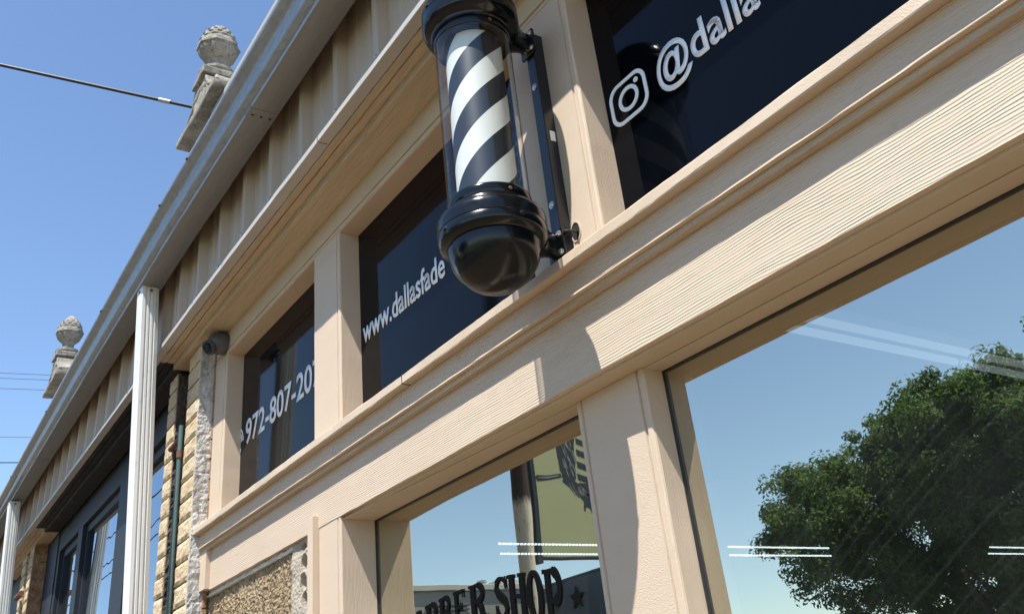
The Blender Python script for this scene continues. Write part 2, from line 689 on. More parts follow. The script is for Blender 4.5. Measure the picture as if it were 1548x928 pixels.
M['sign_post'] = rusty_pole()
M['sign_face'] = simple('pale_olive_sign_paint', (.42, .42, .22), .5, 0, .06, 4)
M['sign_edge'] = simple('black_sign_frame', (.015, .017, .018), .4)
M['sign_black'] = simple('black_sign_print', (.018, .020, .028), .5)
M['sign_grey'] = simple('grey_sign_print', (.26, .25, .23), .5, 0, .5, 30)
M['stucco'] = simple('grey_stucco_wall', (.33, .31, .27), .9, 0, .08, 3, .3, 60)
M['coping'] = simple('pale_metal_coping', (.50, .48, .44), .5, 0, .06, 3)
M['blue_metal'] = simple('blue_grey_metal_cladding', (.045, .065, .080), .5, 0, .1, 3)
M['louver'] = simple('dark_louver', (.10, .10, .10), .6, 0, .1, 6)


def leaf_mat():
    t = NT('oak_leaf')
    oi = t.n('ShaderNodeTexCoord')
    a = t.noise(t.coords(), 1.3, 3, .6)
    b = t.noise(t.coords(), 9.0, 2, .6)
    c = t.mix(t.ramp(a, [(.35, 0), (.65, 1)]), (.050, .115, .026), (.100, .175, .040))
    c = t.mix(t.ramp(b, [(.45, 0), (.70, .7)]), c, (.17, .21, .055))
    p = t.pbr(c, .62, spec=.22)
    tl = t.n('ShaderNodeBsdfTranslucent'); t.l(c, tl.inputs['Color'])
    m = t.n('ShaderNodeMixShader'); m.inputs[0].default_value = .50
    t.l(p.outputs[0], m.inputs[1]); t.l(tl.outputs[0], m.inputs[2])
    t.l(m.outputs[0], t.out.inputs['Surface'])
    return t.m


M['leaf'] = leaf_mat()
M['bark'] = simple('grey_bark', (.085, .07, .055), .9, 0, .3, 20, .8, 40, .2, bd=.02)


def concrete_walk():
    t = NT('concrete_paving')
    v = t.coords()
    a = t.noise(v, 1.5, 6, .65); b = t.noise(v, 60, 4, .7)
    c = t.mix(a, (.118, .084, .050), (.165, .120, .074))
    c = t.mix(t.ramp(b, [(.55, 0), (.7, .5)]), c, (.10, .075, .05))
    t.pbr(c, .9, normal=t.bump(b, .3, .003), spec=.2)
    return t.m


M['walk'] = concrete_walk()
M['asphalt'] = simple('asphalt', (.055, .054, .053), .9, 0, .25, 30, .5, 120, .2, bd=.004)
M['line_paint'] = simple('road_line_paint', (.65, .60, .40), .8, 0, .15, 20)
M['grass'] = simple('dry_grass', (.10, .12, .045), .95, 0, .4, 2)
M['roof'] = simple('grey_roof_membrane', (.30, .29, .28), .9)

# ------------------------------------------------------------------ key heights and depths (metres)
ZC, ZS = 2.0863, 2.0794          # header board bottom, lower soffit
YG = .113                        # lower glass plane
YP = .058                        # face of the lower right post
YT = .070                        # glass plane of the transom windows
ZLIP = 2.2973                    # lip underside
ZLIPT = 2.3225
ZW, ZSO = 3.0019, 3.1000         # transom head, upper soffit
XR = 1.6                         # right end of what is modelled
XL = -3.70                       # left end of the shop front

shop = thing('barber_shop', (-1.2, .3, 0), 'beige painted wood-clad barber shop front with black lettered transom windows', 'shop building')


def part(name, bm, mat, parent=None, smooth=False, label=None):
    return link(name, bm, mat, parent or shop, smooth, None, label)


# ---- header and ledge
xs = frange(XL + .09, XR, .03)
bm = sweep_x(B(), [(0, ZC), (0, 2.2316), (.045, 2.2316), (.045, ZC)], xs, .0006, False)
part('header_board', bm, M['board_h'])
bm = sweep_x(B(), [(.0148, ZS), (.0148, 2.12), (.19, 2.12), (.19, ZS)], frange(-2.46, XR, .03), .0005, False, seed=4)
part('lower_soffit', bm, M['soffit'])
bm = sweep_x(B(), [(-.017, 2.2318), (-.0172, 2.2448), (.05, 2.2448), (.05, 2.2318)], frange(XL, XR, .02), .0009, False, seed=2)
part('moulding_strip', bm, M['flaking'])
bm = sweep_x(B(), [(-.0287, 2.2450), (-.0287, 2.2972), (.05, 2.2972), (.05, 2.2450)], frange(XL + .012, XR, .03), .0006, False, seed=9)
part('fascia_board', bm, M['board_h'])
bm = sweep_x(B(), [(-.0515, ZLIP), (-.0530, ZLIP + .003), (-.0530, ZLIPT - .003), (-.0500, ZLIPT), (.0685, ZLIPT + .006), (.0685, ZLIP + .001)],
             frange(XL - .012, XR, .018), .0009, False, seed=6)
part('window_ledge', bm, M['stipple'])
ledge = bpy.data.objects['window_ledge']
for jx in (-1.93,):
    b2 = B(); box(b2, jx - .0008, jx + .0008, -.0542, -.03, ZLIP - .0006, ZLIPT + .0006, 0)
    link('joint', b2, M['hole'], ledge)
# end stile of the header and the upright corner board by the stone panel
bm = sweep_z(B(), [(-3.702, -.017), (-3.611, -.0172), (-3.611, .03), (-3.702, .03)], frange(2.0905, 2.2312, .02), .0006)
part('end_stile', bm, M['plain'])
bm = sweep_z(B(), [(-2.622, -.0185), (-2.583, -.0185), (-2.583, .05), (-2.622, .05)], frange(0, 2.121, .06), .0006)
part('corner_board', bm, M['plain'])


def post_profile(x0, x1, y, back, bead_l=False, bead_r=True):
    """upright board with a quirked bead along its edges"""
    p = [(x0, back), (x0, y)]
    if bead_l:
        p = [(x0, back), (x0, y + .003), (x0 + .003, y), (x0 + .013, y), (x0 + .0145, y + .0045), (x0 + .020, y + .0045), (x0 + .0215, y)]
    if bead_r:
        p += [(x1 - .0215, y), (x1 - .020, y + .0045), (x1 - .0145, y + .0045), (x1 - .013, y), (x1 - .003, y), (x1, y + .003), (x1, back)]
    else:
        p += [(x1, y), (x1, back)]
    return p


bm = sweep_z(B(), post_profile(-2.581, -2.432, .0012, .19), frange(0, 2.0858, .05), .0005, seed=3)
part('post', bm, M['stipple'], label='stippled beige post left of the lettered shop window')
bm = sweep_z(B(), post_profile(-1.396, -1.187, YP, .19, True, True), frange(0, ZS - .0006, .05), .0005, seed=5)
part('post', bm, M['stipple'], label='recessed beige post between the two lower shop windows')
bm = sweep_z(B(), post_profile(-.150, .06, YP, .19, True, True), frange(0, ZS - .0006, .05), .0005, seed=5)
part('post', bm, M['stipple'])
# upper posts and head board
UP = [(-3.667, -3.524, False, True), (-2.612, -2.412, False, True), (-1.400, -1.166, False, True), (-.170, .06, False, True), (1.05, 1.28, False, True)]
for i, (a, b, l, r) in enumerate(UP):
    bm = sweep_z(B(), post_profile(a, b, 0.0, .15, l, r), frange(ZLIPT - .004, ZW - .0002, .04), .0005, seed=11 + i)
    part('post', bm, M['board_v'] if i == 2 else M['plain'])
hp = [(0, ZW + .0215), (.0045, ZW + .020), (.0045, ZW + .0145), (0, ZW + .013), (0, ZW + .003), (.003, ZW), (.15, ZW), (.15, ZSO + .05), (0, ZSO + .05)]
bm = sweep_x(B(), hp, frange(-3.667, XR, .03), .0005, False, seed=14)
part('head_board', bm, M['soffit'])
# reveal linings (grain runs across them)
# ---- upper soffit with its old mouldings
def upper_mould(x0, x1, mat, par, jit, seed):
    xs = frange(x0, x1, .02)
    bm = sweep_x(B(), [(.0, ZSO), (-.0815, ZSO), (-.0830, ZSO - .0035), (-.0945, ZSO - .003), (-.0960, ZSO), (-.0960, 3.1262),
                       (-.1235, 3.1262), (-.1245, 3.1330), (-.1290, 3.1330), (-.1300, 3.1262), (-.1530, 3.1255), (-.1535, 3.150), (0, 3.150)], xs, jit, True, seed=seed)
    return link('soffit_moulding', bm, mat, par)


upper_mould(-4.01, XR, M['flaking'], shop, .0012, 21)

# ---- ribbed steel siding band, its trim and screws
RP = .27
RX0 = -2.005                     # x of one rib


def siding(x0, x1, par):
    bm = B()
    k0 = math.floor((x0 - RX0) / RP); k1 = math.ceil((x1 - RX0) / RP)
    pts = []
    for k in range(k0, k1 + 1):
        c = RX0 + k * RP
        for dx, y in ((-.030, -.158), (-.017, -.188), (.013, -.188), (.026, -.158), (.085, -.158), (.091, -.163), (.101, -.163), (.107, -.158), (.165, -.158), (.171, -.163), (.181, -.163), (.187, -.158)):
            if x0 <= c + dx <= x1: pts.append((c + dx, y))
    pts = [(x0, -.158)] + pts + [(x1, -.158)]
    zz = frange(3.132, 3.62, .08)
    rows = []
    for z in zz:
        rows.append([bm.verts.new((x, y + bend(x) + .0012 * nz(x * 5, z * 6, 3), z)) for x, y in pts])
    for a, b in zip(rows, rows[1:]):
        for i in range(len(pts) - 1):
            bm.faces.new((a[i], a[i + 1], b[i + 1], b[i]))
    ext = bmesh.ops.extrude_face_region(bm, geom=bm.faces[:])
    bmesh.ops.translate(bm, verts=[v for v in ext['geom'] if isinstance(v, bmesh.types.BMVert)], vec=(0, .0025, 0))
    link('ribbed_siding', bm, M['siding'], par)
    prof = [(-.1560, 3.1264), (-.1905, 3.1256), (-.1920, 3.1270), (-.1922, 3.1455), (-.1905, 3.1455), (-.1900, 3.1285), (-.1560, 3.1285)]
    t = link('siding_trim', sweep_x(B(), prof, frange(x0, x1, .04), .0009, True, seed=31), M['siding_trim'], par)
    for jx in (-2.131, -6.1):
        if x0 < jx < x1:
            b2 = B(); box(b2, jx - .0009, jx + .0009, -.1928 + bend(jx), -.160 + bend(jx), 3.1252, 3.1462, 0)
            link('joint', b2, M['hole'], t)
    # one screw per rib
    first = None
    for k in range(k0, k1 + 1):
        c = RX0 + k * RP - .002
        if not (x0 + .01 < c < x1 - .01): continue
        loc = Vector((c, -.1885 + bend(c), 3.158))
        if first is None:
            bm = B(); screw_head(bm, loc, (0, -1, 0), .0062, .006)
            first = link('screw', bm, M['screw'], t, True, loc)
        else:
            o = first.copy(); COL.objects.link(o); o.parent = t; o.location = loc - WL[t.name]
    return t


siding(-4.00, XR, shop)


# ---- transom windows: black film, lettering
def pane_box(name, x0, x1, z0, z1, y, mat, par, th=.006):
    return link(name, box(B(), x0, x1, y, y + th, z0, z1, 0), mat, par)


def reveal(name, x0, x1, z0, z1, y0, y1, mat, par, t=.011, seed=0, yl=None):
    """one lining of an opening: two jambs joined by a thin head board"""
    th = .0016
    zs_ = frange(z0, z1 - th, .04)
    inn = [(x0, z) for z in zs_] + [(x1, z) for z in reversed(zs_)]
    out = [(x0 - t, z) for z in zs_[:-1]] + [(x0 - t, z1), (x1 + t, z1)] + [(x1 + t, z) for z in reversed(zs_[:-1])]
    bm = B()
    n = len(inn)
    jit = lambda x, z: .0006 * nz(x * 9 + seed, z * 30, 2.2)
    def row(P, y, yleft):
        return [bm.verts.new((x + jit(x, z), (yleft if (yleft is not None and x < (x0 + x1) / 2) else y), z)) for x, z in P]
    fi, fo = row(inn, y0, yl), row(out, y0, yl)
    bi, bo = row(inn, y1, None), row(out, y1, None)
    for i in range(n - 1):
        bm.faces.new((fi[i], fi[i + 1], fo[i + 1], fo[i])); bm.faces.new((bi[i + 1], bi[i], bo[i], bo[i + 1]))
        bm.faces.new((fi[i + 1], fi[i], bi[i], bi[i + 1])); bm.faces.new((fo[i], fo[i + 1], bo[i + 1], bo[i]))
    for i in (0, n - 1):
        bm.faces.new((fi[i], fo[i], bo[i], bi[i]))
    return link(name, bm, mat, par)


TW = [(-3.524, -2.612), (-2.412, -1.400), (-1.166, -.170), (.06, 1.05)]
twins = []
for i, (a, b) in enumerate(TW):
    f = reveal('transom_window', a + .0025, b - .0015, ZLIPT + .003, ZW - .0004, .0042, YT + .03, M['board_v'], shop, .011, seed=40 + i)
    p = pane_box('pane', a - .004, b + .004, ZLIPT - .012, ZW + .004, YT, M['film'], f)
    twins.append(f)

FONT_CACHE = {}


def text_bm(s, bold=.0):
    cu = bpy.data.curves.new('t', 'FONT')
    cu.body = s
    cu.size = 1.0
    cu.offset = bold
    cu.resolution_u = 6
    ob = bpy.data.objects.new('t', cu)
    COL.objects.link(ob)
    dg = bpy.context.evaluated_depsgraph_get()
    me = bpy.data.meshes.new_from_object(ob.evaluated_get(dg))
    bpy.data.objects.remove(ob)
    bpy.data.curves.remove(cu)
    return me


def bounds(me):
    xs_ = [v.co.x for v in me.vertices]; ys_ = [v.co.y for v in me.vertices]
    return min(xs_), max(xs_), min(ys_), max(ys_)


def lettering(s, ref, x0, x1, zbase, hsrc, h, y, par, bold=.012, name='lettering', mat='lettering'):
    """s on the glass: substring ref spans x0..x1, glyph `hsrc` is h tall above the baseline"""
    r = bounds(text_bm(ref, bold)); hh = bounds(text_bm(hsrc, bold))
    me = text_bm(s, bold)
    sx = (x1 - x0) / (r[1] - r[0]); sz = h / (hh[3] - max(0.0, hh[2] if hh[2] > 0 else 0.0))
    bm = B(); bm.from_mesh(me)
    for v in bm.verts:
        v.co = Vector((x0 + (v.co.x - r[0]) * sx, 0, zbase + v.co.y * sz))
    ext = bmesh.ops.extrude_face_region(bm, geom=bm.faces[:])
    for g in ext['geom']:
        if isinstance(g, bmesh.types.BMVert): g.co.y -= .0012
    for v in bm.verts: v.co.y += y
    return link(name, bm, M[mat], par)


lettering('972-807-207', '972-807-20', -3.463, -2.797, 2.6005, '0', .099, YT - .0008, twins[0],   .014)
lettering('www.dallasfade', 'www.dallasfade', -2.392, -1.880, 2.606, 'd', .0745, YT - .0008, twins[1], .015)
lettering('@dalla', '@dall', -1.001, -.772, 2.6125, 'd', .082, YT - .0008, twins[2], .016)


def fr_y(y):
    return lambda u, v, d: Vector((u, y + d, v))


# rounded-square camera emblem
def rsq(cx, cz, w, h, r, n=8):
    out = []
    for sx, sz, a0 in ((1, 1, 0), (-1, 1, 90), (-1, -1, 180), (1, -1, 270)):
        for k in range(n + 1):
            a = math.radians(a0 + 90 * k / n)
            out.append((cx + sx * (w / 2 - r) + r * math.cos(a), cz + sz * (h / 2 - r) + r * math.sin(a)))
    return out


def circ(cx, cz, r, n=32, ry=None):
    return [(cx + r * math.cos(2 * PI * k / n), cz + (ry or r) * math.sin(2 * PI * k / n)) for k in range(n)]


bm = B()
fy = fr_y(YT - .0022)
ec = (-1.0905, 2.6545)
ring_strip(bm, rsq(*ec, .117, .104, .032), rsq(*ec, .0985, .0865, .024), fy, .0016)
ring_strip(bm, circ(*ec, .0315, 32, .030), circ(*ec, .0222, 32, .0207), fy, .0016)
extrude_poly(bm, circ(ec[0] + .030, ec[1] + .028, .0068, 20, .0062), fy, .0016)
link('emblem', bm, M['lettering'], twins[2])
# handset emblem with ring waves, half hidden by the jamb
bm = B()
pc = (-3.540, 2.640)
hs = [(pc[0] - .035, pc[1] + .030), (pc[0] - .030, pc[1] - .005), (pc[0] - .010, pc[1] - .035), (pc[0] + .022, pc[1] - .052)]
extrude_poly(bm, stroke(hs, [.022, .014, .014, .024]), fy, .0016)
for rr in (.028, .044, .060):
    arc = [(pc[0] - .012 + rr * math.cos(math.radians(a)), pc[1] - .012 + rr * math.sin(math.radians(a))) for a in range(0, 81, 10)]
    extrude_poly(bm, stroke(arc, .0075), fy, .0016)
link('emblem', bm, M['lettering'], twins[0])

# ---- lower shop windows
LW = [(-2.432, -1.396), (-1.187, -.150), (.06, 1.10)]
lwins = []
for i, (a, b) in enumerate(LW):
    f = reveal('shop_window', a + .002, b - .002, .4495, ZS - .0006, YP + .0045, YG + .03, M['board_v'], shop, .010, seed=60 + i, yl=(.0055 if i == 0 else None))
    p = pane_box('pane', a - .004, b + .004, .45, ZS + .004, YG, M['glass'], f)
    bm = B()
    if i < 2:
        q = [(a + .0022, .46), (a + .0048, .46), (a + .0048, ZS - .0048), (b - .004, ZS - .0048), (b - .004, ZS - .0024), (a + .0022, ZS - .0024)]
        extrude_poly(bm, q, lambda u, v, d: Vector((u, YG - .006 + d, v)), .0052)
        link('gasket', bm, M['rubber'], f)
    lwins.append(f)
bm = sweep_x(B(), [(-.03, .40), (-.03, .449), (.19, .449), (.19, .40)], frange(-2.432, XR, .2), .0, False)
part('window_sill', bm, M['plain'])
part('base_wall', box(B(), -2.432, XR, .02, .19, 0, .3995, .002), M['stipple'])
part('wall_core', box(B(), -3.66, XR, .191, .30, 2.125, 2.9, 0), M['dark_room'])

# ---- slab lettering BARBER SHOP with its star, on the glass
def letter(ch):
    """strokes in a cell 0..1 x 0..1 : (points, widths)"""
    S = .26
    def ser(x0, x1, y): return ([(x0, y), (x1, y)], .085)
    def arc(cx, cy, rx, ry, a0, a1, n=12): return [(cx + rx * math.cos(math.radians(a0 + (a1 - a0) * k / n)), cy + ry * math.sin(math.radians(a0 + (a1 - a0) * k / n))) for k in range(n + 1)]
    if ch == 'A':
        return [([(.16, .04), (.5, .97)], .15), ([(.50, .97), (.80, .04)], S), ([(.26, .30), (.72, .30)], .10), ser(0, .34, .043), ser(.58, 1.02, .043), ser(.34, .62, .957)]
    if ch == 'B':
        return [([(.22, 0), (.22, 1)], S), ([(.22, .955)] + arc(.50, .735, .30, .22, 90, -90) + [(.22, .515)], [.09] + [.12] + [.17] * 11 + [.12, .09]),
                ([(.22, .485)] + arc(.52, .265, .34, .22, 90, -90) + [(.22, .045)], [.09] + [.12] + [.19] * 11 + [.12, .09]), ser(0, .3, .957), ser(0, .3, .043)]
    if ch == 'R':
        return [([(.22, 0), (.22, 1)], S), ([(.22, .955)] + arc(.50, .74, .30, .21, 90, -90) + [(.22, .53)], [.09] + [.12] + [.18] * 11 + [.12, .09]),
                ([(.48, .50), (.66, .36), (.74, .10), (.90, .05), (1.02, .16)], [.16, .22, .22, .13, .07]), ser(0, .3, .957), ser(0, .46, .043)]
    if ch == 'E':
        return [([(.22, 0), (.22, 1)], S), ([(.1, .95), (.90, .95)], .10), ([(.1, .05), (.92, .05)], .10), ([(.2, .51), (.62, .51)], .09),
                ([(.88, 1), (.86, .76)], .10), ([(.90, .0), (.90, .26)], .10), ([(.62, .38), (.62, .64)], .09), ser(0, .3, .957), ser(0, .3, .043)]
    if ch == 'S':
        return [([(.86, .74), (.80, .88), (.62, .955), (.42, .955), (.22, .87), (.17, .72), (.28, .60), (.52, .50), (.76, .40), (.84, .26), (.76, .11), (.56, .045), (.36, .045), (.18, .14), (.10, .30)],
                 [.07, .10, .10, .12, .19, .24, .25, .25, .25, .24, .19, .12, .10, .10, .07]),
                ([(.88, 1.0), (.87, .70)], .09), ([(.10, .0), (.11, .33)], .09)]
    if ch == 'H':
        return [([(.2, 0), (.2, 1)], S), ([(.8, 0), (.8, 1)], S), ([(.2, .51), (.8, .51)], .10), ser(0, .40, .957), ser(.60, 1, .957), ser(0, .40, .043), ser(.60, 1, .043)]
    if ch == 'P':
        return [([(.24, 0), (.24, 1)], S), ([(.24, .955)] + arc(.52, .70, .34, .255, 90, -90) + [(.24, .445)], [.09] + [.12] + [.20] * 11 + [.12, .09]), ser(0, .32, .957), ser(0, .50, .043)]
    return []


def ring_letter_O(bm, place):
    n = 28
    o = [(.5 + .5 * math.cos(2 * PI * k / n), .5 + .52 * math.sin(2 * PI * k / n)) for k in range(n)]
    i = [(.5 + .20 * math.cos(2 * PI * k / n), .5 + .40 * math.sin(2 * PI * k / n)) for k in range(n)]
    ring_strip(bm, [place(*p) for p in o], [place(*p) for p in i], fr_y(YG - .003), .0012)


def zb(x): return 1.7360 - .42 * (x + 1.99) ** 2


def zt(x): return 1.8155 - .22 * (x + 1.93) ** 2


bm = B()
kk = 0
for ch, xl, w in (('B', -2.305, .062), ('A', -2.238, .066), ('R', -2.168, .064), ('B', -2.098, .058), ('E', -2.026, .052), ('R', -1.953, .072), ('S', -1.845, .056), ('H', -1.786, .068), ('O', -1.716, .058), ('P', -1.652, .064)):
    def place(u, v, xl=xl, w=w):
        x = xl + u * w
        return (x, zb(x) + v * (zt(x) - zb(x)))
    if ch == 'O':
        ring_letter_O(bm, place)
        continue
    for pts, wd in letter(ch):
        kk += 1
        poly = stroke(pts, wd)
        # keep stroke weight even although the cell is taller than wide
        extrude_poly(bm, [place(*p) for p in poly], fr_y(YG - .0030 - .00006 * (kk % 9)), .0012)
star = []
for k in range(10):
    a = math.radians(90 + 36 * k); r = .024 if k % 2 == 0 else .0105
    star.append((-1.543 + r * math.cos(a), 1.7245 + r * math.sin(a)))
extrude_poly(bm, star, fr_y(YG - .003), .0012)
link('lettering', bm, M['black_letter'], lwins[0])

# ---- left end below the ledge: rough combed stone, mortar and the holes in it
def relief(bm, x0, x1, z0, z1, step, fn):
    xs_, zs_ = frange(x0, x1, step), frange(z0, z1, step)
    g = [[bm.verts.new((x, fn(x, z), z)) for x in xs_] for z in zs_]
    for a, b in zip(g, g[1:]):
        for i in range(len(xs_) - 1):
            bm.faces.new((a[i], a[i + 1], b[i + 1], b[i]))
    # closed body behind the relief
    bd = [v for v in bm.verts if v.is_boundary]
    ed = [e for e in bm.edges if e.is_boundary]
    ext = bmesh.ops.extrude_edge_only(bm, edges=ed)
    vs = [v for v in ext['geom'] if isinstance(v, bmesh.types.BMVert)]
    for v in vs: v.co.y = .15
    bmesh.ops.holes_fill(bm, edges=[e for e in bm.edges if e.is_boundary], sides=0)
    return bm


def f_stone(x, z):
    c = abs(nz(x * 38, 0, z * 5)) * .012
    d = nz(x * 120, 1, z * 95) * .0055 + nz(x * 250, 4, z * 210) * .003
    return .020 + c + d + .006 * nz(x * 6, 2, z * 6)


bm = relief(B(), -3.76, -2.821, 1.70, 2.068, .0042, f_stone)
part('stone_panel', bm, M['stone'])
part('stone_base', box(B(), -3.76, -2.821, .02, .15, 0, 1.6985, .004), M['stone'])
HOLES = [(-2.722, 2.015, .019, .020), (-2.722, 1.962, .019, .021), (-2.718, 1.912, .016, .018), (-2.730, 2.064, .018, .009)]


def f_band(x, z):
    y = .012 + .005 * nz(x * 22, 1, z * 22) + .002 * nz(x * 110, 3, z * 110)
    for hx, hz, rx, rz in HOLES:
        d = math.hypot((x - hx) / rx, (z - hz) / rz) + .25 * nz(x * 60, 7, z * 60)
        if d < 1.25: y += .055 * max(0, min(1, (1.25 - d) * 2.6))
    return y


bm = relief(B(), -2.820, -2.6235, 1.70, 2.0855, .0030, f_band)
part('mortar_band', bm, M['mortar_band'])
part('mortar_base', box(B(), -2.820, -2.6235, .012, .15, 0, 1.6985, .004), M['mortar_band'])
bm = B()


def f_pl(x, z):
    u = (z - 2.055) / .026
    return .012 + .012 * abs(u - .5) + .009 * nz(x * 34, 5, z * 70) + .004 * nz(x * 120, 5, z * 130)


relief(bm, -3.76, -2.822, 2.0685, 2.0880, .0036, f_pl)
part('mortar_bead', bm, M['plaster'])

# ---- interior of the shop with its lamps
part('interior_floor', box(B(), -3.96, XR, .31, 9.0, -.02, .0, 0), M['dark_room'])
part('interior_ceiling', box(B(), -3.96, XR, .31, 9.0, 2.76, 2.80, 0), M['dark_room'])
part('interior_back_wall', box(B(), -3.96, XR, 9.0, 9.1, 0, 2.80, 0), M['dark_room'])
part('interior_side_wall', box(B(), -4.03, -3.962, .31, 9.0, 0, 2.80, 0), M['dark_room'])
part('interior_side_wall', box(B(), XR + .002, XR + .1, .0, 9.0, 0, 4.4, 0), M['stucco'])
part('parapet', box(B(), -4.00, XR, 0.0, .30, 3.16, 4.574, .006), M['stucco'])
bm = sweep_x(B(), [(-.2145, 3.5272), (-.2145, 3.5310), (-.001, 3.60), (-.001, 3.596)], frange(-4.0, XR, .2), 0, True)
part('eave_sun_block', bm, M['galv'])  # sheet added out of view to keep sun off the siding top
part('eave_gap_block', box(B(), -4.0, XR, -.2140, -.195, 3.492, 3.5265, .002), M['siding_trim'])  # filler added behind the gutter to close the gap that let sun in
part('roof', box(B(), -4.00, XR, .302, 9.1, 3.3, 3.4, 0), M['roof'])


def lamp_fixture(y0, y1, label):
    x, z = -1.90, 2.70
    f = thing('fluorescent_lamp', (x, (y0 + y1) / 2, 2.76), label, 'ceiling light', 'fluorescent lamps on the shop ceiling')
    link('housing', box(B(), x - .10, x + .10, y0, y1, 2.735, 2.7595, .004), M['fixture'], f)
    for dx in (-.045, .045):
        link('tube', tube(B(), [(x + dx, y0 + .015, z), (x + dx, y1 - .015, z)], .0165, 14), M['tube_light'], f, True)
    return f


lamp_fixture(1.43, 2.67, 'twin tube fluorescent lamp on the shop ceiling, nearest the window glass')
lamp_fixture(2.70, 3.94, 'twin tube fluorescent lamp on the shop ceiling, farther from the window glass')


def led_strip(x, z, y0, y1, label):
    f = thing('led_strip', (x, (y0 + y1) / 2, z + .012), label, 'led strip', 'rows of white led points inside the shop')
    link('channel', box(B(), x - .006, x + .006, y0, y1, z + .006, z + .014, .001), M['dark_room'], f)
    bm = B()
    y = y0 + .008
    while y < y1:
        box(bm, x - .0045, x + .0045, y, y + .0100, z - .002, z + .0055, 0)
        y += .0200
    tag(link('light_points', bm, M['led'], f), kind='stuff')
    return f


led_strip(-3.535, 2.25, 1.262, 3.59, 'upper row of tiny white led points across both shop windows')
led_strip(-3.750, 2.25, 1.412, 3.87, 'lower row of tiny white led points across both shop windows')
led_strip(-3.44, 2.25, 5.13, 6.6, 'short upper row of white led points at the far right of the big window')
led_strip(-3.64, 2.25, 5.45, 6.9, 'short lower row of white led points at the far right of the big window')

# ------------------------------------------------------------------ brick piers between the two fronts
def brick_face(bm, x0, x1, yf, yb, z0, z1, course=.0815, joint=.009, rough=.0032, seed=0):
    z = z0
    k = 0
    while z < z1 - .02:
        h = min(course - joint, z1 - z)
        n = 7; m = 6
        # split-face brick: a lumpy front grid closed to a body
        g = []
        jx = .004 * nz(k * 1.7, seed, 2)
        for b in range(m + 1):
            row = []
            for a in range(n + 1):
                u, w = a / n, b / m
                edge = min(u, 1 - u, w, 1 - w)
                bul = -.0055 * min(1, edge * 9)
                x = x0 + jx + (x1 - x0) * u; zz = z + h * w
                y = yf + .004 + bul + rough * nz(x * 60 + seed, k * 2.3, zz * 60) + .003 * nz(k * 3.1, seed, 9)
                row.append(bm.verts.new((x, y + bend(x), zz)))
            g.append(row)
        for b in range(m):
            for a in range(n):
                bm.faces.new((g[b][a], g[b][a + 1], g[b + 1][a + 1], g[b + 1][a]))
        ring = [g[0][a] for a in range(n + 1)] + [g[b][n] for b in range(1, m + 1)] + [g[m][a] for a in range(n - 1, -1, -1)] + [g[b][0] for b in range(m - 1, 0, -1)]
        back = [bm.verts.new((v.co.x, yb + bend(v.co.x), v.co.z)) for v in ring]
        for i in range(len(ring)):
            j = (i + 1) % len(ring)
            bm.faces.new((ring[i], back[i], back[j], ring[j]))
        z += course; k += 1


def core(x0, x1, y0, y1, z0, z1, name, mat, par):
    return link(name, box(B(), x0, x1, y0 + bend(x0), y1 + bend(x0), z0, z1, .003), mat, par)


pier = thing('brick_pier', (-3.78, .05, 0), 'yellow split brick pier with whitewashed side beside the shop front', 'brick pier')
bm = B(); brick_face(bm, -3.868, -3.688, -.066, .02, .02, 3.10, seed=1)
link('bricks', bm, M['brick'], pier)
core(-3.862, -3.692, -.050, .24, 0, 3.099, 'mortar_core', M['mortar'], pier)


def f_ww(bm):
    ys, zs_ = frange(-.062, -.004, .004), frange(0.0, 3.095, .008)
    g = []
    for z in zs_:
        row = []
        for y in ys:
            cz = (z - .02) % .0815
            gr = .0016 if cz > .0735 else 0.0
            row.append(bm.verts.new((-3.6815 - gr + .003 * nz(y * 60, 3, z * 60) + .0016 * nz(y * 160, 8, z * 160), y + bend(-3.68), z)))
        g.append(row)
    for a, b in zip(g, g[1:]):
        for i in range(len(ys) - 1):
            bm.faces.new((a[i], a[i + 1], b[i + 1], b[i]))
    ext = bmesh.ops.extrude_edge_only(bm, edges=[e for e in bm.edges if e.is_boundary])
    for v in ext['geom']:
        if isinstance(v, bmesh.types.BMVert): v.co.x = -3.70
    bmesh.ops.holes_fill(bm, edges=[e for e in bm.edges if e.is_boundary], sides=0)


bm = B(); f_ww(bm)
link('whitewash_coat', bm, M['whitewash'], pier)
bm = B()
for z in frange(0, 3.09, .0815):
    box(bm, -3.6915, -3.6685 + .003 * nz(z * 40, 1, 1), -.003 + .004 * nz(z * 30, 2, 2), .012, z, z + .074, .002)
link('raw_brick_edge', bm, M['brick_raw'], pier)

pier2 = thing('brick_pier', (-4.10, .05, 0), 'narrow yellow brick pier left of the dark slot with the teal conduit', 'brick pier')
bm = B(); brick_face(bm, -4.180, -4.055, -.066, .02, .02, 3.10, seed=5)
link('bricks', bm, M['brick'], pier2)
core(-4.174, -4.050, -.050, .24, 0, 3.099, 'mortar_core', M['dark_mortar'], pier2)
bm = B()
g = [[bm.verts.new((-4.046 + .005 * nz(y * 50, 1, z * 40) + .003 * nz(y * 130, 1, z * 130), y, z)) for y in frange(-.052, .2, .008)] for z in frange(0, 3.09, .012)]
for a, b in zip(g, g[1:]):
    for i in range(len(a) - 1): bm.faces.new((a[i], a[i + 1], b[i + 1], b[i]))
ext = bmesh.ops.extrude_edge_only(bm, edges=[e for e in bm.edges if e.is_boundary])
for v in ext['geom']:
    if isinstance(v, bmesh.types.BMVert): v.co.x = -4.052
bmesh.ops.holes_fill(bm, edges=[e for e in bm.edges if e.is_boundary], sides=0)
link('side_mortar', bm, M['dark_mortar'], pier2)
core(-4.049, -3.863, .10, .24, 0, 3.099, 'slot_back', M['dark_mortar'], pier2)

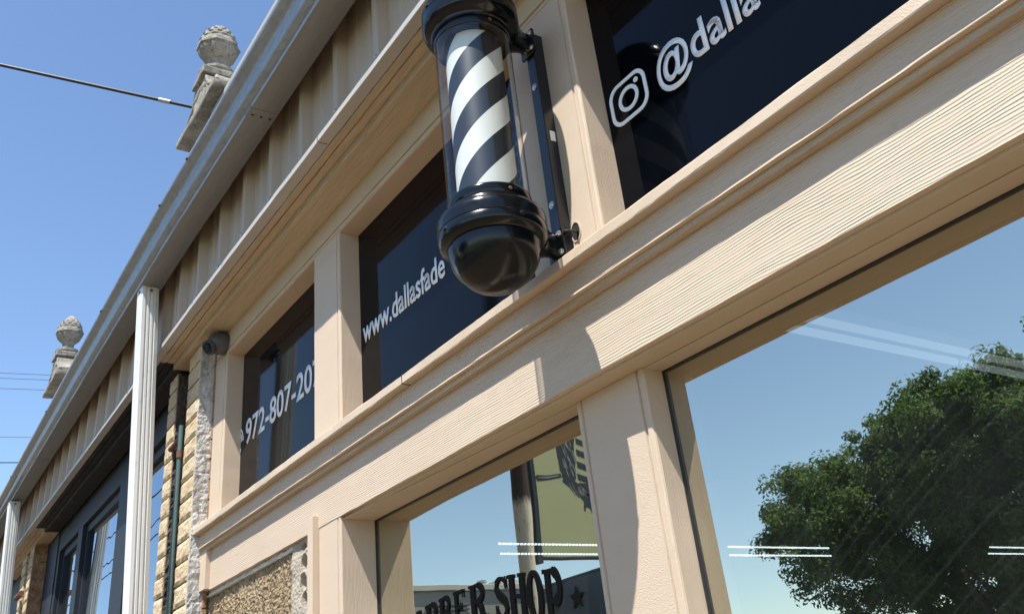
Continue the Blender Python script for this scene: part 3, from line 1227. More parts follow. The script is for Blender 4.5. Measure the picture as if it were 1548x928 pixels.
cd = thing('conduit', (-3.895, -.02, 0), 'teal painted conduit running up the slot between two brick piers', 'pipe')
link('pipe', tube(B(), [(-3.887, -.068, 0), (-3.886, -.068, 1.5), (-3.888, -.068, 2.80)], .0115, 14), M['green_pipe'], cd, True)
link('pipe_collar', tube(B(), [(-3.8877, -.068, 2.66), (-3.8877, -.068, 2.69)], .0155, 14), M['rust'], cd, True)
st = link('pipe_stub', tube(B(), [(-4.055, -.064, 2.745), (-3.95, -.064, 2.745), (-3.900, -.064, 2.745)], .012, 12), M['rust'], None, True, (-3.96, -.064, 2.745))
tag(st, 'rusty iron pipe stub bridging the slot between the brick piers', 'pipe stub')

# ------------------------------------------------------------------ neighbour: dark store front
store = thing('dark_storefront', (-6.0, .3, 0), 'neighbouring store front with slate painted window frames and charred wood lintel', 'shop building')


def sp(name, bm, mat, smooth=False):
    return link(name, bm, mat, store, smooth)


upper_mould(-7.34, -4.012, M['black_wood'], store, .0022, 25)
upper_mould(-9.2, -7.342, M['flaking'], store, .0018, 27)
siding(-13.0, -4.002, store)
YN = .012
fr = sweep_x(B(), [(YN, 2.955), (YN, 3.14), (.2, 3.14), (.2, 2.955)], frange(-7.345, -4.18, .06), .0012, True)
sp('head_frame', fr, M['slate_paint'])
NM = [(-7.345, -7.27), (-6.62, -6.47), (-5.45, -5.16), (-4.26, -4.182)]
for a, b in NM:
    bm = sweep_z(B(), [(a, YN), (b, YN), (b, .2), (a, .2)], frange(1.62, 2.9545, .05), .0008, True)
    sp('mullion', bm, M['slate_paint'])
bm = sweep_x(B(), [(YN - .03, 1.50), (YN - .03, 1.62), (.2, 1.62), (.2, 1.50)], frange(-7.345, -4.18, .06), .001, True)
sp('sill_board', bm, M['slate_paint'])
for (a, b) in ((-7.27, -6.62), (-6.47, -5.45), (-5.16, -4.26)):
    fb = B()
    sweep_z(fb, [(a + .001, .036), (a + .05, .036), (a + .05, .078), (a + .001, .078)], frange(1.622, 2.953, .2), 0, True)
    sweep_z(fb, [(b - .05, .036), (b - .001, .036), (b - .001, .078), (b - .05, .078)], frange(1.622, 2.953, .2), 0, True)
    sweep_x(fb, [(.037, 2.903), (.037, 2.953), (.078, 2.953), (.078, 2.903)], [a + .051, b - .051], 0, True)
    w = sp('window', fb, M['slate_paint'])
    yg = .054 + bend((a + b) / 2)
    link('pane', box(B(), a + .04, b - .04, yg, yg + .006, 1.60, 2.92, 0), M['glass_dark'], w)
sp('lower_wall', box(B(), -7.345, -4.18, .03, .24, 0, 1.499, .004), M['black_wood'])
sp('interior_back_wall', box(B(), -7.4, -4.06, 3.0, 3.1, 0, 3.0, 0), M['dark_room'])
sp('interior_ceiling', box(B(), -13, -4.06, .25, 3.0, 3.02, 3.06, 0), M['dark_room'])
sp('parapet', box(B(), -13.0, -4.002, .03, .34, 3.17, 4.40, .006), M['stucco'])
bm = sweep_x(B(), [(-.2145, 3.5272), (-.2145, 3.5310), (.06, 3.60), (.06, 3.596)], frange(-13.0, -4.002, .2), 0, True)
sp('eave_sun_block', bm, M['galv'])  # added sun cover over the gap behind the gutter, continued leftward
bm = sweep_x(B(), [(-.2140, 3.480), (-.195, 3.480), (-.195, 3.5265), (-.2140, 3.5265)], frange(-13.0, -4.002, .2), 0, True)
sp('eave_gap_block', bm, M['siding_trim'])  # added block behind the gutter, shuts sunlight out of the gap
# far pier with dark return, and the store beyond it
fp = thing('brick_pier', (-7.95, .05, 0), 'far brick pier with dark return beside the dark store windows', 'brick pier')
bm = B(); brick_face(bm, -7.94, -7.765, -.095, .0, .02, 3.095, seed=9)
link('bricks', bm, M['brick'], fp)
core(-7.935, -7.762, -.080, .20, 0, 3.09, 'mortar_core', M['dark_mortar'], fp)
bm = B()
g = [[bm.verts.new((-7.757 + .008 * nz(y * 30, 4, z * 24) + .005 * nz(y * 90, 1, z * 90), y + bend(-7.76), z)) for y in frange(-.090, .02, .010)] for z in frange(0, 3.085, .014)]
for a, b in zip(g, g[1:]):
    for i in range(len(a) - 1): bm.faces.new((a[i], a[i + 1], b[i + 1], b[i]))
ext = bmesh.ops.extrude_edge_only(bm, edges=[e for e in bm.edges if e.is_boundary])
for v in ext['geom']:
    if isinstance(v, bmesh.types.BMVert): v.co.x = -7.764
bmesh.ops.holes_fill(bm, edges=[e for e in bm.edges if e.is_boundary], sides=0)
link('dark_return', bm, M['brick_raw'], fp)
core(-7.755, -7.346, .0, .20, 0, 3.14, 'filler_board', M['slate_paint'], fp)
fp2 = thing('brick_pier', (-8.2, .05, 0), 'farthest brick pier behind the far white downspout', 'brick pier')
bm = B(); brick_face(bm, -8.28, -8.10, -.095, .0, .02, 3.09, seed=12)
link('bricks', bm, M['brick'], fp2)
core(-8.275, -7.945, -.060, .20, 0, 3.085, 'mortar_core', M['dark_mortar'], fp2)
fst = link('pipe_stub', tube(B(), [(-8.13, -.075, 2.78), (-7.90, -.075, 2.78)], .02, 10), M['rust'], None, True, (-8.0, -.075, 2.78))
tag(fst, 'small rusty pipe stub on the far brick pier', 'pipe stub')
w = link('far_window', box(B(), -13.0, -8.29, .04, .2, 2.6, 3.14, .003), M['slate_paint'], store)
link('pane', box(B(), -12.6, -8.45, .03, .038, .6, 2.58, 0), M['glass_dark'], w)
sp('far_wall', box(B(), -13.0, -8.29, .07, .2, 0, 2.598, .003), M['slate_paint'])

# ------------------------------------------------------------------ gutter and downspouts
gut = thing('rain_gutter', (-4.0, -.27, 3.405), 'long galvanized rain gutter under the sky along the roof edge', 'gutter')


def gdz(x):                       # the old gutter sags toward its far end
    if x > -4.0: return 0.0
    t = -4.0 - x
    return -.0065 * t - .0022 * t * t * (1 if t < 5 else 5 / t)


gp = [(-.2150, 3.527, 0), (-.2150, 3.4055, .25), (-.2200, 3.4048, .25), (-.3010, 3.4040, .35), (-.3072, 3.4052, .4), (-.3100, 3.4090, .4), (-.3100, 3.4165, .4), (-.3060, 3.4195, .4),
      (-.3065, 3.4240, .45), (-.3150, 3.4300, .5), (-.3260, 3.4385, .6), (-.3300, 3.4440, .65), (-.3315, 3.4500, .7), (-.3328, 3.4800, .9), (-.3350, 3.4880, .9), (-.3420, 3.4950, 1), (-.3560, 3.5050, 1), (-.3640, 3.5110, 1),
      (-.3664, 3.5150, 1), (-.3668, 3.5265, 1), (-.3640, 3.5290, 1), (-.3560, 3.5285, 1), (-.3540, 3.5120, 1), (-.3280, 3.4950, 1), (-.3000, 3.4300, .5), (-.2980, 3.4075, .35), (-.2180, 3.4085, .25), (-.2180, 3.527, 0)]
bm = sweep_x(B(), gp, frange(-14.0, XR, .08), .0005, True, gdz, seed=50)
# bottom pan gets a darker zinc with its shade put into the colour
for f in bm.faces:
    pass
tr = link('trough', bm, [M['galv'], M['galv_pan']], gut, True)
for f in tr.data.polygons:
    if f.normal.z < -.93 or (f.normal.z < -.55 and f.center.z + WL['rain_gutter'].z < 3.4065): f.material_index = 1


def seam(x):
    s = [(-.2158, 3.4046, .25), (-.2200, 3.4037, .25), (-.3010, 3.4028, .35), (-.3082, 3.4042, .4), (-.3114, 3.4085, .4), (-.3114, 3.4165, .4)]
    s2 = [(-.3102, 3.4165, .4), (-.3102, 3.4092, .4), (-.3075, 3.4054, .4), (-.3010, 3.4041, .35), (-.2200, 3.4049, .25), (-.2158, 3.4056, .25)]
    o = link('lap_joint', sweep_x(B(), s + s2, [x, x + .03, x + .055], .0006, True, gdz), M['galv_pan'], gut)
    for y in (-.232, -.262, -.292):
        b2 = B(); screw_head(b2, (x + .02, y + bend(x), 3.4028 + gdz(x) * .3), (0, 0, -1), .0035, .003)
        link('rivet', b2, M['rubber'], o)
    return o


seam(-2.46)
seam(-6.6)
for x in (-2.95, -3.32, -4.4, -5.9, -7.3):
    b2 = B(); screw_head(b2, (x, -.3672 + bend(x), 3.517 + gdz(x)), (0, -1, 0), .005, .004)
    link('screw', b2, M['rubber'], gut)


def downspout(x, ztop, yc, lean, label, gap=0):
    """corrugated rectangular leader, its outlet screws included"""
    hx, hy = .042, .0375
    prof = []
    # broad side faces carry three flutes each
    def face(p0, p1, n):
        out = []
        fl = [(0.0, 0), (.20, 0), (.235, 1), (.30, 1), (.335, 0), (.455, 0), (.49, 1), (.53, 1), (.565, 0), (.69, 0), (.725, 1), (.80, 1), (.835, 0)] if n else [(0, 0), (.46, 0), (.49, .6), (.55, .6), (.58, 0)]
        t = Vector(p1) - Vector(p0)
        nn = Vector((t.y, -t.x)).normalized()
        for u, d in fl:
            q = Vector(p0) + t * (.06 + .88 * u) - nn * d * .0055
            out.append((q.x, q.y))
        return out
    c = [(-hx, -hy), (hx, -hy), (hx, hy), (-hx, hy)]
    prof = face(c[0], c[1], 0) + face(c[1], c[2], 1) + face(c[2], c[3], 0) + face(c[3], c[0], 1)
    prof = [(x + a, yc + b) for a, b in prof]
    bm = sweep_z(B(), prof, frange(.12, ztop, .12), .0, False, dy=lambda z: lean * (ztop - z))
    o = link('downspout', bm, M['downspout'], gut, False, None, label)
    b2 = B(); screw_head(b2, (x + hx, yc + .004, ztop - .018), (1, 0, 0), .005, .003)
    link('screw', b2, M['rust'], o)
    b2 = B(); screw_head(b2, (x + .005, yc - hy, ztop - .018), (0, -1, 0), .005, .003)
    link('screw', b2, M['rust'], o)
    # strap to the wall, well below the view
    b3 = box(B(), x - hx - .004, x + hx + .004, yc - hy + lean * (ztop - 1.2) - .003, .02, 1.18, 1.21, .001)
    link('strap', b3, M['downspout'], o)
    return o


downspout(-3.872, 3.4040, -.2600, .0455, 'tall fluted white downspout in front of the brick piers')
downspout(-7.645, 3.375, -.2420, .045, 'far white downspout at the left edge')

# ------------------------------------------------------------------ barber pole
PX, PY = -1.2735, -.1920
pole = thing('barber_pole', (PX, PY, 2.25), 'black barber pole with white and navy spiral stripes under clear tube on wall bracket', 'barber pole')


def pl(name, bm, mat, smooth=True, parent=None, loc=None, label=None):
    return link(name, bm, mat, parent or pole, smooth, loc, label)


SEG = 72
zg0, zg1 = 2.420, 2.840
# lower collar
lc = [(.060, 2.430), (.0825, 2.430), (.0845, 2.4285), (.0855, 2.4250), (.0855, 2.4080), (.0845, 2.4065), (.0880, 2.4050), (.0890, 2.3985), (.0905, 2.3965), (.0985, 2.3935), (.1045, 2.3890), (.1075, 2.3830),
      (.1086, 2.3750), (.1086, 2.3580), (.1076, 2.3568), (.1083, 2.3556), (.1083, 2.3430), (.1066, 2.3360), (.1015, 2.3310), (.0945, 2.3278), (.0915, 2.3270), (.060, 2.3270)]
pl('collar', lathe(B(), lc, PX, PY, SEG), M['black_metal'])
dome = [(.0915 * math.cos(a), 2.3265 - .0915 * math.sin(a)) for a in [k * PI / 2 / 20 for k in range(21)]]
dome[-1] = (0, dome[-1][1])
pl('dome', lathe(B(), dome, PX, PY, SEG), M['black_metal'], label='glossy black dome at the bottom of the pole')
# upper collar is the same casting turned over
zmid = zg0 + zg1
uc = [(r, zmid - z) for r, z in lc]
uc = [(r, z) for r, z in uc]
pl('collar', lathe(B(), uc, PX, PY, SEG), M['black_metal'])
cap = [(r * .96, 2 * 2.9330 - z + .0) for r, z in dome]
pl('cap', lathe(B(), [(r, (zmid - 2.3265) + (2.3265 - z)) for r, z in dome], PX, PY, SEG), M['black_metal'])
core_o = pl('striped_cylinder', lathe(B(), [(.0625, zg0 - .006), (.0625, zg1 + .006)], PX, PY, SEG), M['stripes'], loc=(PX, PY, zg0))
pl('clear_tube', lathe(B(), [(.0838, zg0 - .004), (.0838, zg1 + .004)], PX, PY, SEG, cap=False), M['acrylic'])
# wall bar, arms, screws, sticker
bar = pl('wall_bar', box(B(), -1.2887, -1.2585, -.0305, -.0006, ZLIPT + .008, 2.9290, .0015), M['black_bar'], False)
bb = B()
for z in (2.86, 2.775, 2.445, 2.385):
    pass
for z in (2.780, 2.466):
    b2 = B(); screw_head(b2, (-1.2745, -.0303, z), (0, -1, 0), .0065, .004)
    pl('screw', b2, M['screw'], True, bar)
pl('sticker', box(B(), -1.2586, -1.2576, -.020, -.006, 2.626, 2.652, 0), M['sticker'], False, bar)


def arm(zc, rise):
    bm = B()
    # web plate on the bar, then a tapering casting that runs out to the collar
    box(bm, -1.2990, -1.2480, -.0385, -.0306, zc - .033, zc + .033, .002)
    st_ = [(-.0384, .0145, .030), (-.046, .0145, .027), (-.058, .0175, .027), (-.070, .024, .030), (-.084, .034, .034), (-.104, .048, .036)]
    rings = []
    for y, hw, hh in st_:
        rg = []
        for k in range(16):
            a = 2 * PI * k / 16
            sx = abs(math.cos(a)) ** .6 * (1 if math.cos(a) >= 0 else -1)
            sz = abs(math.sin(a)) ** .6 * (1 if math.sin(a) >= 0 else -1)
            rg.append(bm.verts.new((PX + hw * sx, y, zc + hh * sz + rise * (-.0384 - y) / .064)))
        rings.append(rg)
    for a, b in zip(rings, rings[1:]):
        for k in range(16):
            bm.faces.new((a[k], a[(k + 1) % 16], b[(k + 1) % 16], b[k]))
    bm.faces.new(rings[0][::-1]); bm.faces.new(rings[-1])
    o = pl('arm', bm, M['black_metal'], True)
    for dz_ in (-.021, .021):
        b2 = B(); screw_head(b2, (PX + .018, -.0386, zc + dz_), (0, -1, 0), .0055, .005)
        pl('screw', b2, M['screw'], True, o)


arm(2.900, .006)
arm(2.364, .004)
for a in (-2, 88, 178, 268):
    for z, r in ((2.349, .1082), (zmid - 2.349, .1082)):
        b2 = B(); an = math.radians(a)
        screw_head(b2, (PX + r * math.cos(an), PY + r * math.sin(an), z), (math.cos(an), math.sin(an), 0), .0045, .0035)
        pl('screw', b2, M['black_bar'], True)
for z, r in ((2.4165, .0855), (zmid - 2.4165, .0855)):
    b2 = B(); an = math.radians(-5)
    screw_head(b2, (PX + r * math.cos(an), PY + r * math.sin(an), z), (math.cos(an), math.sin(an), 0), .0032, .0025)
    pl('screw', b2, M['rust'], True)
# ragged cable hole beside the bar, with the lead that feeds the lamp
bm = B()
ho = [(-1.2455 + (.014 + .003 * nz(k * .9, 1, 1)) * math.cos(2 * PI * k / 18), 2.393 + (.021 + .004 * nz(k * .8, 2, 2)) * math.sin(2 * PI * k / 18)) for k in range(18)]
ring_strip(bm, [(-1.2455 + (u + 1.2455) * 1.16, 2.393 + (v - 2.393) * 1.12) for u, v in ho], ho, lambda u, v, d: Vector((u, -.0022 + d, v)), .0020)
rim = part('cable_hole', bm, M['stipple'])
link('gap_black', (lambda b: (extrude_poly(b, ho, lambda u, v, d: Vector((u, -.0008 + d, v)), .0006), b)[1])(B()), M['hole'], rim)  # flat dark disc on the post, painting the shade inside the hole
lead = link('lead', tube(B(), [(-1.2578, -.018, 2.392), (-1.250, -.026, 2.391), (-1.242, -.024, 2.389), (-1.238, -.012, 2.388), (-1.240, -.0012, 2.390)], .0032, 8), M['rubber'], pole, True)

# ------------------------------------------------------------------ security camera under the soffit
cx, cz = -3.545, 3.050
sc_ = thing('security_camera', (cx, 0, cz), 'small grey dome security camera tucked under the soffit corner', 'camera')
q0 = Vector((0, 0, 1)).rotation_difference(Vector((0, -1, 0))).to_matrix().to_4x4()
bm = lathe(B(), [(.046, .0012), (.047, .006), (.047, .036), (.0445, .040), (.044, .043), (.041, .054), (.034, .066), (.022, .075), (0, .079)], 0, 0, 36)
bmesh.ops.transform(bm, matrix=Matrix.Translation((cx, 0, cz)) @ q0, verts=bm.verts[:])
link('shell', bm, M['cam_body'], sc_, True)
d = Vector((.30, -.78, -.52)).normalized()
q = Vector((0, 0, 1)).rotation_difference(d).to_matrix().to_4x4()
oc = Vector((cx - .004, -.046, cz - .008))
bm = lathe(B(), [(.030, 0), (.0325, .018), (.0325, .038), (.0305, .042), (.0265, .042), (.025, .038), (0, .038)], 0, 0, 32)
bmesh.ops.transform(bm, matrix=Matrix.Translation(oc) @ q, verts=bm.verts[:])
link('lens_barrel', bm, M['cam_body'], sc_, True)
bm = lathe(B(), [(.0248, .0384), (.0248, .0395), (.018, .0405), (.012, .0400), (.0115, .043), (.006, .0445), (0, .045)], 0, 0, 32)
bmesh.ops.transform(bm, matrix=Matrix.Translation(oc) @ q, verts=bm.verts[:])
link('lens', bm, M['cam_glass'], sc_, True)

# ------------------------------------------------------------------ stone finials
def build_finial(name, X, Y, Z, label):
    """Z = level where the pine cone sits on its neck"""
    f = thing(name, (X, Y, Z - .45), label, 'stone finial', 'pine cone finials on the parapet')
    # cone with overlapping scales
    bm = B()
    H, R = .285, .105
    prof = []
    segs, rows = 48, 46
    rings = []
    for i in range(rows + 1):
        t = i / rows
        if t < .40: r = R * math.sin((.18 + .82 * (t / .40)) * PI / 2) ** .8
        else: r = R * math.cos(((t - .40) / .60) * PI / 2) ** .72
        r = max(r, .004)
        rg = []
        for k in range(segs):
            a = 2 * PI * k / segs
            if t > .42:
                row = (t - .42) / .105
                off = .5 * (int(row) % 2)
                u = (a / (2 * PI) * 12 + off) % 1.0
                vfr = row % 1.0
                sc1 = .0125 * (1 - vfr) * max(0, 1 - (abs(u - .5) * 2) ** 3) * (1 - .55 * t)
            else:
                u = (a / (2 * PI) * 8) % 1.0
                sc1 = .013 * max(0, math.cos((u - .5) * PI)) * math.sin(min(1, t / .42) * PI) ** .6 + .010 * (1 if .34 < t < .42 else 0) * abs(math.cos((u - .5) * PI * 2))
            rr = r + sc1 + .003 * nz(math.cos(a) * 6, math.sin(a) * 6, t * 14)
            rg.append(bm.verts.new((X + rr * math.cos(a), Y + rr * math.sin(a), Z + H * t)))
        rings.append(rg)
    for a, b in zip(rings, rings[1:]):
        for k in range(segs):
            bm.faces.new((a[k], a[(k + 1) % segs], b[(k + 1) % segs], b[k]))
    bm.faces.new(rings[0][::-1]); bm.faces.new(rings[-1])
    link('pine_cone', bm, M['cast_stone'], f, True)
    neck = [(.055, Z + .02), (.050, Z - .012), (.045, Z - .032), (.052, Z - .036), (.056, Z - .045), (.050, Z - .052), (.075, Z - .058), (.098, Z - .066), (.100, Z - .084), (.086, Z - .098), (.080, Z - .107)]
    link('neck', lathe(B(), neck[::-1], X, Y, 40), M['cast_stone'], f, True)

    def rough_box(x0, x1, y0, y1, z0, z1, name, jit=.006, bev=.008):
        b = box(B(), x0, x1, y0, y1, z0, z1, bev, 2)
        bmesh.ops.subdivide_edges(b, edges=[e for e in b.edges if e.calc_length() > .03], cuts=6, use_grid_fill=True)
        for v in b.verts:
            n_ = noise.noise_vector(v.co * 14) * jit + noise.noise_vector(v.co * 45) * jit * .5
            v.co += n_
        return link(name, b, M['cast_stone'], f, True)
    zc = Z - .105
    rough_box(X - .105, X + .105, Y - .105, Y + .105, zc - .050, zc, 'cap_slab')
    rough_box(X - .085, X + .085, Y - .085, Y + .085, zc - .105, zc - .048, 'pedestal')
    rough_box(X - .096, X + .096, Y - .096, Y + .096, zc - .150, zc - .103, 'roll_moulding', .006, .020)
    rough_box(X - .092, X + .092, Y - .092, Y + .092, zc - .262, zc - .148, 'plinth')
    rough_box(X - .330, X + .330, Y - .110, Y + .110, zc - .305, zc - .260, 'base_slab')
    # concave scroll brackets running down both flanks
    for s in (-1, 1):
        b = B()
        n = 22
        top = []
        for i in range(n + 1):
            t = i / n
            xx = .080 + .235 * t
            zz = zc - .060 - .175 * (1 - (1 - t) ** 1.8)
            if t < .12: zz -= .0
            top.append((xx, zz + (.016 * math.sin(min(1, t / .18) * PI) if t < .18 else 0) + (.022 * math.sin((t - .80) / .20 * PI) if t > .80 else 0)))
        for yy0, yy1 in ((Y - .080, Y + .080),):
            fa = [b.verts.new((X + s * x, yy0, z)) for x, z in top]; fb = [b.verts.new((X + s * x, yy1, z)) for x, z in top]
            ba = [b.verts.new((X + s * x, yy0, zc - .2595)) for x, z in top]; bb_ = [b.verts.new((X + s * x, yy1, zc - .2595)) for x, z in top]
            for i in range(n):
                b.faces.new((fa[i], fa[i + 1], fb[i + 1], fb[i])); b.faces.new((fa[i], ba[i], ba[i + 1], fa[i + 1]))
                b.faces.new((fb[i], fb[i + 1], bb_[i + 1], bb_[i])); b.faces.new((ba[i], bb_[i], bb_[i + 1], ba[i + 1]))
            b.faces.new((fa[0], fb[0], bb_[0], ba[0])); b.faces.new((fa[n], ba[n], bb_[n], fb[n]))
        # raised rim on the face of the scroll
        rim_ = [(X + s * x, Y - .082, z - .010) for x, z in top]
        tube(b, rim_, .010, 8)
        vol = [(X + s * (.275 + .022 * math.cos(a) * (1 - a / 12)), Y - .082, zc - .225 + .022 * math.sin(a) * (1 - a / 12)) for a in [k * .5 for k in range(20)]]
        tube(b, vol, .007, 8)
        for v in b.verts:
            v.co += noise.noise_vector(v.co * 18) * .006
        link('scroll', b, M['cast_stone'], f, True)
    return f


FIN1 = (-4.115, .05, 4.990)
build_finial('pine_cone_finial', *FIN1, 'nearer stone pine cone finial on a scrolled pedestal, the wire behind it')
build_finial('pine_cone_finial', -8.53, .10, 5.030, 'farther stone pine cone finial above the gutter at left')

# ------------------------------------------------------------------ overhead wires
def sag_line(p0, p1, sag, n=24):
    p0, p1 = Vector(p0), Vector(p1)
    return [p0.lerp(p1, i / n) - Vector((0, 0, sag * 4 * (i / n) * (1 - i / n))) for i in range(n + 1)]


cab = thing('service_cable', (-4.8, .05, 5.0), 'thick black service cable running left to right behind the nearer finial', 'cable')
CAB0, CAB1 = (-4.46, .05, 4.92), (-5.858, -2.842, 5.826)
link('sheath', tube(B(), sag_line(CAB0, CAB1, .0, 30), .0105, 10), M['rubber'], cab, True)
v0, v1 = Vector(CAB0), Vector(CAB1)
dd = (v1 - v0).normalized()
link('splice', tube(B(), [v0 + dd * .165, v0 + dd * .185, v0 + dd * .215, v0 + dd * .235], .0145, 10), M['galv'], cab, True)
for i, (y0, r, lab) in enumerate(((16.62, .010, 'thin far power line, uppermost of those at left'), (16.40, .010, 'thin far power line just under the uppermost at left'),
                                  (15.96, .010, 'thin far power line third from the top at left'), (13.95, .010, 'thin far power line low beside the roof edge at left'),
                                  (12.93, .024, 'thicker dark power line lowest beside the roof edge at left'))):
    o = link('power_line', tube(B(), sag_line((-40, -3, y0 - .45), (-40, 24, y0 + 1.6), .12, 16), r, 6), M['wire'], None, True, (-40, 0, y0))
    tag(o, lab, 'power line', 'power lines far behind the roof')

# ------------------------------------------------------------------ across the street (seen in the glass)
for (za, lab) in ((10.78, 'street cable mirrored in the dark store pane, uppermost of three'), (9.70, 'street cable mirrored in the dark store pane, middle of three'), (9.21, 'street cable mirrored in the dark store pane, lowest of three')):
    o = link('street_cable', tube(B(), sag_line((-60, -7.44, za + .06), (-30, -7.44, za - .05), .10, 24), .022, 6), M['rubber'], None, True, (-40, -7.44, za))
    tag(o, lab, 'cable', 'cables along the street')
SX = -5.85
sign = thing('blade_sign', (SX, -2.83, 0), 'tall rusty post carrying an olive barber sign, mirrored in the lettered window', 'sign')
link('post', tube(B(), [(SX + .01, -2.842, 0), (SX + .005, -2.842, 2.0), (SX, -2.842, 4.6), (SX, -2.842, 5.95)], .066, 24), M['sign_post'], sign, True)
link('panel', box(B(), SX - .03, SX + .03, -4.36, -2.972, 2.645, 4.25, .003), M['sign_face'], sign)
bm = B()
box(bm, SX - .034, SX + .034, -2.9715, -2.930, 2.60, 4.30, .002)
box(bm, SX - .034, SX + .034, -4.40, -4.3605, 2.60, 4.30, .002)
box(bm, SX - .034, SX + .034, -4.3600, -2.9720, 2.632, 2.6445, .002)
box(bm, SX - .034, SX + .034, -4.3600, -2.9720, 4.2505, 4.30, .002)
link('frame', bm, M['sign_edge'], sign)


def sface(bm, pts, d):
    extrude_poly(bm, pts, lambda u, v, q: Vector((SX + .0300 + d + q, u, v)), .0006)


def smooth_poly(pts, amp, seed, sub=5):
    out = []
    n = len(pts)
    for i in range(n):
        a, b = Vector(pts[i]), Vector(pts[(i + 1) % n])
        for k in range(sub):
            p = a.lerp(b, k / sub)
            out.append((p.x + amp * nz(i + k * .37, seed, 1) * 2, p.y + amp * nz(i + k * .37, seed, 5) * 2))
    return out


bm = B()
fur = [(-3.239, 3.62), (-3.215, 3.507), (-3.227, 3.456), (-3.237, 3.365), (-3.246, 3.276), (-3.264, 3.219), (-3.32, 3.19), (-3.346, 3.150), (-3.372, 3.158), (-3.395, 3.108), (-3.420, 3.118), (-3.440, 3.070), (-3.425, 3.005),
       (-3.47, 3.03), (-3.53, 2.995), (-3.56, 3.05), (-3.60, 2.99), (-3.66, 3.06), (-3.70, 3.15), (-3.60, 3.17), (-3.473, 3.139), (-3.429, 3.169), (-3.384, 3.238), (-3.407, 3.323), (-3.409, 3.428), (-3.441, 3.70), (-3.355, 3.72)]
sface(bm, smooth_poly(fur, .012, 3), .0006)
razor = [(-2.967, 3.256), (-2.988, 3.273), (-3.096, 3.275), (-3.242, 3.299), (-3.245, 3.266), (-3.091, 3.237), (-2.989, 3.223)]
sface(bm, razor, .0006)
for k in range(5):
    z0 = 3.60 - k * .098
    xa = -3.445 + k * .010
    sface(bm, [(xa, z0), (xa - .30, z0 - .085), (xa - .30, z0 - .140), (xa, z0 - .052)], .0006)
sface(bm, [(-3.382, 3.225), (-3.74, 3.232), (-3.70, 3.134), (-3.427, 3.150), (-3.393, 3.193)], .0012)
link('emblem', bm, M['sign_black'], sign)
bm = B()
random.seed(3)
for k in range(26):
    u = -3.255 - .14 * random.random(); v = 3.30 + .30 * random.random()
    sface(bm, stroke([(u, v + .05), (u - .012, v), (u - .03, v - .04)], [.004, .012, .003]), .0020)
for k in range(14):
    u = -3.30 - .16 * random.random(); v = 3.14 + .06 * random.random()
    sface(bm, stroke([(u, v + .04), (u - .016, v), (u - .04, v - .03)], [.003, .007, .002]), .0020)
sface(bm, stroke([(-3.00, 3.253), (-3.10, 3.258), (-3.22, 3.281)], [.006, .012, .010]), .0020)
link('emblem', bm, M['sign_grey'], sign)

bld = thing('stucco_building', (-22, -11.5, 0), 'low grey stucco building with a louvre vent, mirrored behind the black letters', 'building')
link('wall', box(B(), -26.0, -18.0, -15.5, -8.0, 0, 4.32, .01), M['stucco'], bld)
link('coping', box(B(), -26.05, -17.94, -15.55, -7.95, 4.3205, 4.44, .01), M['coping'], bld)
lv = B()
for k in range(9):
    box(lv, -17.995, -17.93, -9.75, -8.76, 3.30 + k * .09, 3.345 + k * .09, .004)
link('louvre', lv, M['louver'], bld)
link('roof_vent', lathe(B(), [(.09, 4.4405), (.09, 4.62), (.13, 4.62), (.13, 4.68), (0, 4.70)], -19, -10.8, 16), M['galv'], bld, True)
link('roof_unit', box(B(), -20.2, -19.2, -12.4, -11.5, 4.4405, 4.75, .01), M['coping'], bld)
blk = thing('clad_building', (-16.6, -13, 0), 'dark blue-grey metal clad building end, mirrored right of the lettering', 'building')
link('wall', box(B(), -17.80, -15.5, -14.35, -11.85, 0, 4.36, .01), M['blue_metal'], blk)
link('coping', box(B(), -17.83, -15.45, -14.38, -11.82, 4.3605, 4.40, .004), M['blue_metal'], blk)

# street tree: trunk, limbs, a crown of many leaf clumps
random.seed(11)
TX, TY = -6.7, -11.6
tree = thing('oak_tree', (TX, TY, 0), 'broad dark green oak across the street, mirrored in the big shop window', 'tree')
bm = B()
tube(bm, [(TX, TY, 0), (TX + .03, TY, .6), (TX - .04, TY + .02, 1.4), (TX, TY, 2.2)], .24, 14, .17)
limbs = []
for k in range(15):
    a = 2 * PI * k / 15 + random.uniform(-.2, .2)
    L = random.uniform(1.7, 2.9)
    e = random.uniform(.05, 1.15)
    p0 = Vector((TX, TY, random.uniform(1.5, 2.2)))
    d0 = Vector((math.cos(a) * math.cos(e), math.sin(a) * math.cos(e), math.sin(e)))
    pts = [p0]
    for s in range(5):
        pts.append(pts[-1] + (d0 + Vector((random.uniform(-.2, .2), random.uniform(-.2, .2), random.uniform(-.05, .22)))) * L / 5)
    tube(bm, pts, .075, 7, .02)
    limbs += pts[2:]
link('trunk', bm, M['bark'], tree, True)
verts, faces = [], []


def leaf(c, n, s):
    n = n.normalized()
    t = n.cross(Vector((random.uniform(-1, 1), random.uniform(-1, 1), random.uniform(-1, 1))))
    if t.length < 1e-3: return
    t.normalize(); b = n.cross(t)
    i = len(verts)
    verts.extend([c - t * s, c + b * s * .42 + n * s * .10, c + t * s, c - b * s * .42 + n * s * .10])
    faces.append((i, i + 1, i + 2, i + 3))


